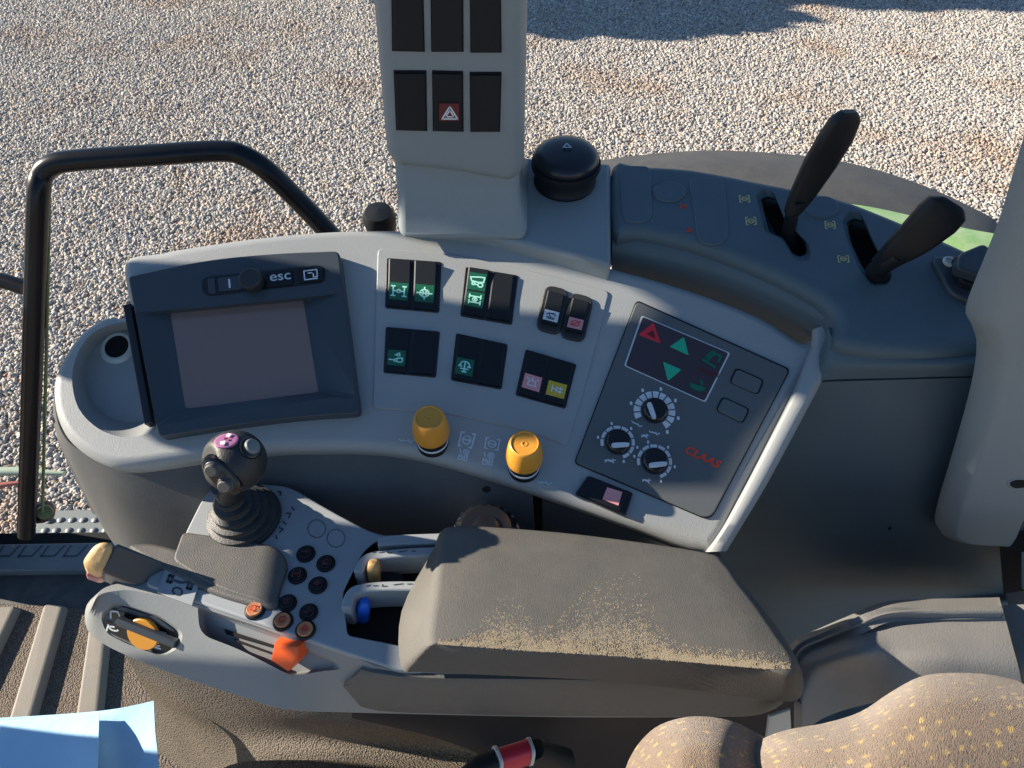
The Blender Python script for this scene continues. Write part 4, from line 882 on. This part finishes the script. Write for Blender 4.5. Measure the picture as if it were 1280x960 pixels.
# dividers between the finger levers
def divider(pp, t0, h, w, m='plate'):
    P = spl([PH.at(x, y, h) for x, y in pp], 5, False); rings = []
    N = len(P)
    for i, p in enumerate(P):
        t = (P[min(i+1, N-1)]-P[max(i-1, 0)]).normalized(); s = Vector((0, 0, 1)).cross(t)*w/2
        rings.append([p-s, p+s, p+s-Vector((0, 0, .03)), p-s-Vector((0, 0, .03))])
    o = loft('lever_divider', rings, M[m], ar); bevel(o, .0015, 2); return o
divider([(447, 715), (455, 700), (470, 694), (510, 690), (560, 688)], 0, .010, .0085)
d2 = divider([(432, 760), (438, 742), (452, 735), (485, 732), (545, 732)], 0, .010, .0085)
divider([(472, 676), (500, 674), (560, 672)], 0, .010, .010)
for q in ([(466, 689), (520, 687), (520, 691), (466, 693)], [(458, 731), (515, 728), (515, 732), (458, 735)]):
    glyph('printed_mark', quad(PH.off(.010), q), [[(0, .5), (.08, .2)], [(.15, .5), (.25, .5)], [(.35, .2), (.35, .8), (.45, .8)], [(.6, .5), (.8, .3)], [(.9, .5), (1, .5)]], M['ink'], ar, w=.3)
for q, m_, lb in (([(466, 727, .66), (469, 712, .645), (470, 703, .64)], 'tan', 'tan'), ([(453, 778, .64), (454, 762, .628), (456, 752, .622)], 'blue', 'blue')):
    pass
# thin raised palm rest
tg = s2([(160, 684), (186, 678), (222, 686), (262, 700), (300, 716), (345, 738), (343, 760), (300, 752), (250, 735), (205, 712)], 4)
ps('palm_rest', PH, tg, .02, M['palm'], ar, r=.004, h=.004)
pg = rnd([(228, 664), (288, 672), (346, 682), (361, 702), (342, 757), (270, 735), (215, 700)], [7, 30, 16, 14, 9, 30, 8])
ps('palm_rest', PH, pg, .02, M['palm'], ar, r=.0022, h=.005)
# decal with symbols
dq = [(207, 709), (251, 722), (240, 757), (196, 740)]
dc = ps('decal', PH, dq, .002, M['plate'], ar, r=.0004, h=.0024)
dQ = quad(PH.off(.0024), dq)
glyph('printed_mark', dQ, [[(.28, .25), (.28, .5), (.18, .5), (.18, .25), (.28, .25)], [(.36, .38), (.5, .38)], [(.54, .38), (.68, .30)], [(.74, .25), (.84, .25), (.84, .5), (.74, .5), (.74, .25)]], M['ink'], ar, w=.10)
glyph('printed_mark', dQ, [circ(.52, .72, .13, 14)], M['ink'], ar, w=.05)
# buttons
def rbtn(cx, cy, r, m, lb=None, ic=None, colr='ink', ring='black', pl=PH):
    c0 = pl.at(cx, cy); k = (pl.at(cx+10, cy)-c0).length/10; r *= k
    o = lathe('push_button', c0, pl.n, [(r*1.08, -.001), (r*1.08, .0012), (r*.98, .0022), (r*.90, .0024)] + [(r*.86, .0016), (r*.001, .0016)], M[ring], ar, seg=26)
    lathe('button_cap', c0, pl.n, [(r*.82, .001), (r*.82, .0030), (r*.74, .0038), (r*.60, .0036), (r*.001, .0030)], M[m], o, seg=24)
    if lb: lab(o, lb)
    if ic:
        q = [c0+pl.n*.0042+Vector((a*r*.42, b*r*.42, 0)) for a, b in ((-1, 1), (1, 1), (1, -1), (-1, -1))]
        glyph('symbol', q, G[ic], M[colr], o, w=.14)
    return o
for (x, y), ic in zip(((382.5, 693), (407.5, 705), (372, 720), (397.5, 732), (359.5, 754.5), (386, 766)), ('bar', 'wiper', 'pto', 'diff', 'beacon', 'hitch')):
    rbtn(x, y, 11, 'black', None, ic, 'reddim')
rbtn(319, 763, 12, 'orangebtn', 'orange button nearest the palm rest, the dustiest', 'slash', 'logo')
rbtn(354, 777, 12, 'orangebtn', 'middle orange button', 'slash', 'logo')
rbtn(382, 788, 12, 'orangebtn', 'orange button nearest the orange slider', 'diff', 'logo')
for x, y in ((396, 661), (420, 673)):
    glyph('blank_ring', quad(PH, [(x-12, y-12), (x+12, y-12), (x+12, y+12), (x-12, y+12)]), [circ(.5, .5, .46, 24)], M['sill'], ar, w=.05)
glyph('printed_mark', quad(PH, [(328, 612), (352, 614), (352, 620), (328, 618)]), [[(0, .5), (.1, .2)], [(.3, .2), (.3, .9)], [(.45, .2), (.6, .9)], [(.8, .2), (.95, .2), (.95, .9)]], M['ink'], ar, w=.3)
glyph('printed_mark', quad(PH, [(358, 634), (372, 634), (356, 674), (342, 674)]), [[(.5, .0), (.8, .1)], [(.2, .2), (.6, .2), (.6, .35)], [(.2, .45), (.6, .55)], [(.1, .65), (.5, .7), (.3, .8)], [(.1, .9), (.3, 1)]], M['ink'], ar, w=.13)
# rotary selector in the recess
PBr = PB.off(-.0036)
ps('selector_plate', PB, shrink(rq, .86), .002, M['slate'], ar, r=.0004, h=-.0024)
PBr = PB.off(-.0024)
Qr = quad(PBr, [(137, 755), (228, 785), (216, 822), (125, 790)])
for po1, gl in (([(.05, .12), (.42, .08), (.34, .46), (.02, .40)], 0), ([(.02, .56), (.32, .58), (.42, .95), (.10, .90)], 1), ([(.60, .10), (.92, .20), (.98, .45), (.64, .42)], 2), ([(.62, .56), (.96, .60), (.88, .92), (.56, .92)], 3)):
    fill('selector_field', Qr, [po1], M['gloss'], ar, .0005)
glyph('printed_mark', Qr, [[(.08, .42), (.05, .2), (.14, .14), (.2, .3)], arc(.24, .32, .06, 200, 400, 6), arc(.16, .72, .06, 0, 270, 6), [(.08, .66), (.08, .86)], [(.72, .34), (.82, .3), (.86, .40)], arc(.74, .74, .06, 20, 300, 6), [(.70, .86), (.82, .84)]], M['white'], ar, w=.05, lift=.0008)
rs = thing('rotary_selector', 'amber half-moon rotary selector with a grey bar handle', 'selector', PBr.at(181, 790))
c0 = PBr.at(181, 791)
lathe('selector_disc', c0, PB.n, [(.0145, .0), (.0145, .0028), (.0138, .0036), (.0001, .0036)], M['amber'], rs, seg=30)
a_, b_ = PBr.at(145, 778, .008), PBr.at(218, 807, .008)
dr = (b_-a_).normalized(); sd = PB.n.cross(dr)*.0036
slab('handle_bar', [a_-sd, b_-sd, b_+sd, a_+sd], PB.n, RP(.0015, .005, 3), M['slate'], rs)
# slider
PSl = PBs.off(-.0095)
for q in ([(280, 787), (345, 808), (348, 812), (283, 793)], [(292, 799), (345, 818), (347, 821), (296, 803)]):
    ps('slider_slot', PSl, q, .001, M['hole'], ar, r=.0001, h=.0008)
sk_ = thing('orange_slider', 'orange slider tab in the front recess of the armrest', 'slider', PBs.at(355, 825))
P = [PBs.at(341, 806, .008), PBs.at(374, 808, .008), PBs.at(372, 826, .008), PBs.at(359, 841, .007), PBs.at(337, 826, .007)]
o = slab('slider_tab', P, PBs.n, [(-.001, -.018), (.0, -.003), (.0012, -.0006), (.003, 0)], M['orange'], sk_)
# armrest pad
def ringpx(pts_t): return [D(*p) for p in pts_t]
PT1 = Pl(W(0, 0, -.536), (0, 0, 1)); PT2 = Pl(W(0, 0, -.566), (0, 0, 1))
N_ = 9
topc = [(553, 672), (566, 660), (620, 661), (735, 671), (878, 692), (905, 706), (924, 732), (946, 760), (970, 795), (992, 828), (985, 846), (950, 838), (860, 829), (754, 821), (640, 814), (552, 808), (537, 802), (543, 750)]
botc = [(540, 690), (556, 664), (620, 665), (735, 676), (880, 696), (910, 709), (931, 735), (955, 763), (982, 800), (1003, 842), (1000, 872), (968, 876), (860, 862), (754, 851), (640, 845), (530, 840), (502, 833), (502, 764)]
midc = [(a[0]*.45+b[0]*.55, a[1]*.45+b[1]*.55) for a, b in zip(topc, botc)]
def cr_(pts, n=4): return s2(pts, n)
tp = PT1.pts(cr_(topc)); bt = PT2.pts(cr_(botc))
cen = sum(tp, Vector())/len(tp)
def sink(ring, k, dz): return [cen+(p-cen)*k+Vector((0, 0, dz)) for p in ring]
rings = [bt, [b*.86+t*.14+Vector((0, 0, .0014)) for b, t in zip(bt, tp)], [b*.5+t*.5+Vector((0, 0, .0024)) for b, t in zip(bt, tp)], [b*.22+t*.78+Vector((0, 0, .0026)) for b, t in zip(bt, tp)], [b*.06+t*.94+Vector((0, 0, .0022)) for b, t in zip(bt, tp)], [cen+(p-cen)*.985+Vector((0, 0, .0022)) for p in tp], [cen+(p-cen)*.96+Vector((0, 0, .0030)) for p in tp], [cen+(p-cen)*.7+Vector((0, 0, .0034)) for p in tp]]
ob = loft('armrest_pad', rings, M['pad'], ar, ang=75)
# under side of the pad end, shell
ps('pad_base', PT2, cr_(shrink(botc, .90, 0, -8)), .010, M['black'], ar, r=.002, h=-.0005)
# ribbed wheel behind the pad
kw = thing('ribbed_wheel', 'ribbed black and silver wheel just behind the armrest pad', 'wheel', D(608, 655, .655))
seg = 72; rings = []
u, v, n = basis((0, -.05, 1)); c0 = D(608, 668, .66)
for h, r_ in ((-.03, .026), (0, .0285), (.004, .029), (.008, .0275), (.0115, .022), (.012, .001)):
    rings.append([c0+n*h+(u*math.cos(2*math.pi*i/seg)+v*math.sin(2*math.pi*i/seg))*(r_*(1-(.07 if (i//2) % 2 else 0)*(h < .01))) for i in range(seg)])
loft('wheel_rim', rings, M['gloss'], kw, ang=30)
lathe('wheel_band', c0, n, [(.0292, -.004), (.0300, -.002), (.0300, .0), (.0292, .001)], M['chrome'], kw, seg=48)
lathe('wheel_cap', c0, n, [(.012, .011), (.012, .013), (.010, .0135), (.001, .0135)], M['gloss'], kw, seg=30)
# finger levers in the pit
for nm_, q, m_, lb in (('finger_lever', [(470, 734, .665), (468, 720, .645), (467, 708, .632), (466, 702, .628)], 'tan', 'short tan topped finger lever between the grey dividers'), ('finger_lever', [(456, 785, .655), (454, 770, .635), (455, 758, .622), (456, 751, .617)], 'blue', 'short blue topped finger lever nearest the orange slider')):
    t_ = thing(nm_, lb, 'lever', D(q[0][0], q[0][1], q[0][2]), 'finger levers in the armrest pit')
    P = pathpx(q)
    sweep('lever_stem', [P[0]+Vector((0.012, 0, -.004)), P[1]+Vector((.012, 0, -.003))], [(.014, .006), (.012, .005)], M['black'], t_, sup=.6, up=(0, 1, 0))
    sweep('lever_cap', spl(P[0:], 4, False), rr(spl(P, 4, False), [(.0055, .006), (.0055, .006), (.0055, .006), (.003, .003)]), M[m_], t_, up=(0, 1, 0), sup=.6, seg=16)
# ================================================================== JOYSTICK
js = thing('joystick', 'black ball-grip joystick with round thumb buttons and ribbed boot', 'joystick', PH.at(306, 648))
c0 = PH.at(306, 648)
bp_ = [(.0330, -.001), (.0330, .002), (.0305, .0035), (.0318, .006)]
r_ = .0315; h_ = .007
for k in range(5):
    bp_ += [(r_, h_), (r_-.0005, h_+.0022), (r_-.0050, h_+.0034), (r_-.0058, h_+.0052)]
    r_ -= .0048; h_ += .0070
bp_ += [(.0095, h_+.002), (.0088, h_+.012)]
tilt = Vector((-.10, -.05, 1)).normalized()
lathe('boot', c0, tilt, bp_, M['rubber'], js, seg=40)
hc_ = D(293, 577, .590)
nk = c0+tilt*.036
P = spl([nk, nk*.5+hc_*.5, hc_], 4, False)
sweep('neck', P, rr(P, [(.0105, .0105), (.010, .010), (.014, .014)]), M['rubber'], js, up=(0, 1, 0))
# ball grip: a sphere pressed flat toward its button face
BR_ = .0248
V = []; Fc = []; SU, SV = 40, 26
axU = (hc_-nk).normalized(); toC = (CAM-hc_).normalized()
ex = axU.cross(toC).normalized(); ex = -ex if ex.x < 0 else ex
ey = ex.cross(axU); ey = ey if ey.dot(toC) > 0 else -ey
fdir = (toC*.55 - ex*.62 - axU*.25).normalized()
for j in range(SV+1):
    ph = math.pi*j/SV
    for i in range(SU):
        th = 2*math.pi*i/SU
        d = ex*math.sin(ph)*math.cos(th)+ey*math.sin(ph)*math.sin(th)+axU*math.cos(ph)
        k = d.dot(axU); r = BR_*(1.0 if k > 0 else 1-.10*k*k)
        taper = 1 if k > 0 else 1-.28*k*k
        p = ex*d.dot(ex)*taper+ey*d.dot(ey)*taper+axU*k*(1.0 if k < 0 else 1.02)
        f = d.dot(fdir)
        if f > .80: p = p - fdir*((f-.80)*.9)
        V.append(hc_+p*r)
for j in range(SV):
    for i in range(SU):
        Fc.append((j*SU+i, j*SU+(i+1) % SU, (j+1)*SU+(i+1) % SU, (j+1)*SU+i))
gp = obj('grip', V, Fc, M['rubber'], js, ang=60)
def onball(px, py, lift=0.):
    """point of the ball grip seen at a pixel"""
    d = ray(px, py); dn = d.normalized(); oc = CAM-hc_; b = oc.dot(dn); cc = oc.dot(oc)-(BR_+lift)**2
    disc = max(b*b-cc, 0); t = -b-math.sqrt(disc); return CAM+dn*t
# dark face plate with two buttons
def disk(name, c, nrm, rx, ry, rot, h0, m, parent, dome=.001, seg=26):
    u, v, n = basis(nrm); cu, su = math.cos(rad(rot)), math.sin(rad(rot)); a = u*cu+v*su; b = n.cross(a)
    rings = []
    for k, h in ((1, -.004), (1, h0), (.93, h0+dome*.7), (.8, h0+dome), (.01, h0+dome)):
        rings.append([c+n*h+a*rx*k*math.cos(2*math.pi*i/seg)+b*ry*k*math.sin(2*math.pi*i/seg) for i in range(seg)])
    return loft(name, rings, M[m], parent)
fc = onball(276, 596); fn = (fc-hc_).normalized()
flat_c = hc_+fn*.0222
disk('face_plate', flat_c, fn, .0185, .0095, -52, .0012, 'gloss', js)
for x, y, r in ((268, 584, .0052), (284, 604, .0052)):
    c_ = onball(x, y, -.002); c_ = c_-fn*((c_-flat_c).dot(fn))
    o = disk('thumb_button', c_, fn, r*1.25, r*1.25, 0, .0022, 'slate', js)
    disk('button_cap', c_+fn*.002, fn, r, r, 0, .0022, 'palm', o, .002)
c_ = onball(313, 560); n3 = (c_-hc_).normalized()
o = disk('thumb_button', c_, n3, .0090, .0090, 0, .0010, 'gloss', js); disk('button_cap', c_+n3*.001, n3, .0062, .0062, 0, .0022, 'sill', o, .002)
c_ = onball(283, 551); n3 = (c_-hc_).normalized()
o = disk('badge', c_, n3, .0090, .0072, 10, .0006, 'magenta', js, .0004)
u_, v_, _n = basis(n3)
q = [c_+n3*.0018+u_*a+v_*b for a, b in ((-.0078, .0066), (.0078, .0066), (.0078, -.0066), (-.0078, -.0066))]
fill('symbol', q, [[(.5, .05), (.72, .12), (.62, .35), (.45, .3)], [(.25, .7), (.5, .62), (.55, .9), (.35, .95)]], M['white'], o, .0004)
fill('symbol', q, [[(.42, .42), (.6, .42), (.6, .56), (.42, .56)]], M['darkred'], o, .0005)
# ================================================================== HAND THROTTLE
ht = thing('hand_throttle', 'blocky dark lever with a worn orange end cap at the armrest front', 'lever', D(190, 730, .67))
def boxsweep(name, A, B, wa, ha, wb, hb, m, parent, up=(0, 0, 1), bv=.003):
    t = (B-A).normalized(); s = t.cross(Vector(up)).normalized(); w = s.cross(t)
    ra = [A+s*wa*i+w*ha*j for i, j in ((-1, -1), (1, -1), (1, 1), (-1, 1))]; rb = [B+s*wb*i+w*hb*j for i, j in ((-1, -1), (1, -1), (1, 1), (-1, 1))]
    o = loft(name, [ra, rb], M[m], parent); bevel(o, bv, 3); return o
def ringD(*q): return [D(*p) for p in q]
rA = ringD((212, 705, .640), (190, 740, .640), (190, 750, .668), (212, 716, .668)); rB = ringD((144, 677, .610), (127, 714, .610), (126, 726, .640), (142, 694, .640))
rC = ringD((120, 675, .607), (99, 704, .607), (103, 716, .636), (119, 692, .636)); rB2 = ringD((146, 677, .6085), (129, 716, .6085), (128, 727, .641), (144, 694, .641))
bevel(loft('throttle_arm', [rA, rB], M['slate'], ht), .003, 3); bevel(loft('end_cap', [rB2, rC], M['capstan'], ht), .006, 4)
bevel(loft('cap_underside', [[p+Vector((0, 0, -.003)) for p in ringD((140, 712, .635), (124, 722, .632), (124, 728, .645), (140, 720, .645))], [p+Vector((0, 0, -.003)) for p in ringD((112, 706, .628), (104, 716, .626), (106, 722, .640), (114, 714, .640))]], M['dullred'], ht), .002, 2)
bevel(loft('throttle_foot', [ringD((190, 722, .665), (180, 745, .665), (180, 765, .70), (190, 740, .70)), ringD((140, 708, .645), (128, 722, .645), (146, 745, .69), (160, 735, .69))], M['black'], ht), .003, 2)
# ================================================================== CHAFF on the pad
def chaff():
    rnd_ = random.Random(3); V = []; Fc = []
    def edge(px): # y of the pad's near top edge
        xs = [(537, 806), (640, 814), (754, 821), (860, 829), (960, 838)]
        for (a, b), (c, d) in zip(xs, xs[1:]):
            if px <= c: return b+(d-b)*(px-a)/(c-a)
        return 838
    def height(px): # how far the litter reaches up
        h = 8+20*math.exp(-((px-635)/28)**2)+30*math.exp(-((px-755)/50)**2)+18*math.exp(-((px-800)/25)**2)
        return h*(.35 if px < 575 else 1)
    n = 0
    while n < 15000:
        px = rnd_.uniform(548, 988); h = height(px)
        if px > 930 and rnd_.random() < (px-930)/60: continue
        d = abs(rnd_.gauss(0, .62))
        if px < 600 and rnd_.random() < .4: continue
        
        if rnd_.random() < .12: d = rnd_.uniform(0, 2.6)
        py = edge(px)-2-d*h
        if rnd_.random() > .55+.45*math.sin(px*.21+py*.3)*math.sin(py*.35-px*.05)+.2: continue
        c = PT1.at(px, py, .0034); s = rnd_.uniform(.00015, .00045); a = rnd_.uniform(0, 6.28); l = s*rnd_.uniform(1, 2.4)
        d1 = Vector((math.cos(a), math.sin(a), 0)); d2 = Vector((-math.sin(a), math.cos(a), 0)); k = len(V)
        V += [c-d1*l-d2*s*.5, c+d1*l-d2*s*.5, c+d1*l+d2*s*.5, c-d1*l+d2*s*.5, c+Vector((0, 0, s*.5))]
        Fc += [(k, k+1, k+4), (k+1, k+2, k+4), (k+2, k+3, k+4), (k+3, k, k+4)]; n += 1
    o = obj('chaff', V, Fc, mat('straw_chaff', (.30, .245, .165), .8, var=.35, vscale=900), None, smooth=False, fix=False); struct(o, 'stuff')
    o['label'] = 'straw coloured chaff dust lying along the near edge of the pad'
chaff()
# ================================================================== SHADE CASTERS (unseen, added to shade the console, control plate and gravel)
def yz(name, pp, x, th, m, parent):
    return slab(name, [W(x, y, z) for y, z in pp], (1, 0, 0), RP(.003, th, 2), m, parent)
wf = thing('console_shade_blocker', 'unseen black slabs added and shaped to shade the console', 'shade blocker', W(-1., .65, -1.2))  # added out of view; slab outlines follow the shade wanted on the console
yz('shade_slab', [(.735, .035), (.718, -.03), (.716, -.115), (.70, -.17), (.80, -.45), (.80, -1.26), (.66, -1.26), (.63, -.55), (.60, -.25), (.585, -.22), (.55, -.21), (.545, -.19), (.560, -.14), (.572, -.08), (.58, -.06), (.60, -.012), (.64, .016), (.69, .055), (.70, .07)], -1., .03, M['slate'], wf)
yz('shade_slab_upper', [(.69, .055), (.735, .035), (.755, .05), (.770, .045), (.778, -.05), (1.02, -.05), (.98, .8), (.5, .8), (.62, .4), (.68, .13)], -.998, .03, M['slate'], wf)
ck = thing('plate_shade_blocker', 'unseen black bar on a stand, added to shade the control plate', 'steering column', W(-.97, .40, -1.2))  # added out of view; the bar throws the shade band on the plate
sweep('shade_bar', [W(-.97, .36, -.205), W(-.97, .515, -.21)], [(.021, .021)]*2, M['black'], ck)
sweep('shade_bar_stand', [W(-1.1, .30, -1.2), W(-.99, .34, -.36), W(-.97, .355, -.22)], [(.06, .06), (.05, .05), (.04, .04)], M['black'], ck)
def tree(x, y, z, r, seed, lb):  # unseen tree, added to cast the shadow patches on the gravel
    t = thing('shadow_tree', lb, 'tree', (x, y, 0)); R_ = random.Random(seed)
    sweep('trunk', [Vector((x, y, 0)), Vector((x+.05, y, z*.5)), Vector((x, y, z))], [(.12, .12), (.09, .09), (.05, .05)], M['rib'], t)
    V = []; Fc = []
    for i in range(2600):
        a = R_.uniform(0, 6.283); b = math.asin(R_.uniform(-1, 1)); q = r*R_.uniform(.3, 1.)**.5*(1+.12*math.sin(3*a+seed)*math.cos(2*b))
        c = Vector((x+q*math.cos(a)*math.cos(b), y+q*math.sin(a)*math.cos(b), z+q*math.sin(b)))
        e1 = Vector([R_.uniform(-1, 1) for _ in range(3)]).normalized()*.09; e2 = e1.orthogonal()*1.0; k = len(V)
        V += [c-e1, c-e2, c+e1, c+e2]; Fc.append((k, k+1, k+2, k+3))
    obj('crown', V, Fc, M['tgreen'], t, smooth=False, fix=False)
tree(-4.1, 8.62, 2.1, .85, 1, 'unseen round tree added for its shadow on the gravel, the nearer one')
tree(-3.6, 9.75, 3.2, .95, 2, 'unseen taller tree added for its shadow on the gravel, the farther one')
# ================================================================== LIGHT, WORLD, CAMERA
sc = bpy.context.scene
d = Vector((.90, -.166, -.40)).normalized()      # direction the sunlight travels
el = math.asin(-d.z); az = math.atan2(-d.x, -d.y)   # compass angle of the sun from +Y, clockwise
sun = bpy.data.lights.new('sun', 'SUN'); sun.energy = 5.0; sun.angle = rad(.5); sun.color = (1, .89, .74)
so3 = bpy.data.objects.new('sun', sun); C.objects.link(so3); so3.rotation_euler = d.to_track_quat('-Z', 'Y').to_euler()
w = bpy.data.worlds.new('World'); sc.world = w; w.use_nodes = True; nt = w.node_tree
bg = nt.nodes['Background']; sky = nt.nodes.new('ShaderNodeTexSky'); sky.sky_type = 'NISHITA'; sky.sun_disc = False
sky.sun_elevation = el; sky.sun_rotation = az; sky.air_density = 1.0; sky.dust_density = .1; sky.ozone_density = 4.0
nt.links.new(sky.outputs[0], bg.inputs[0]); bg.inputs[1].default_value = .067
cam = bpy.data.cameras.new('camera'); co = bpy.data.objects.new('camera', cam); C.objects.link(co)
co.location = CAM; co.rotation_euler = (math.pi/2-PIT, 0, 0); cam.sensor_width = 36; cam.lens = F/1280*36
cam.clip_start = .01; cam.clip_end = 500
sc.camera = co
sc.view_settings.view_transform = 'Standard'; sc.view_settings.look = 'None'; sc.view_settings.exposure = 1.22; sc.view_settings.gamma = 1.
sc.render.engine = 'CYCLES'
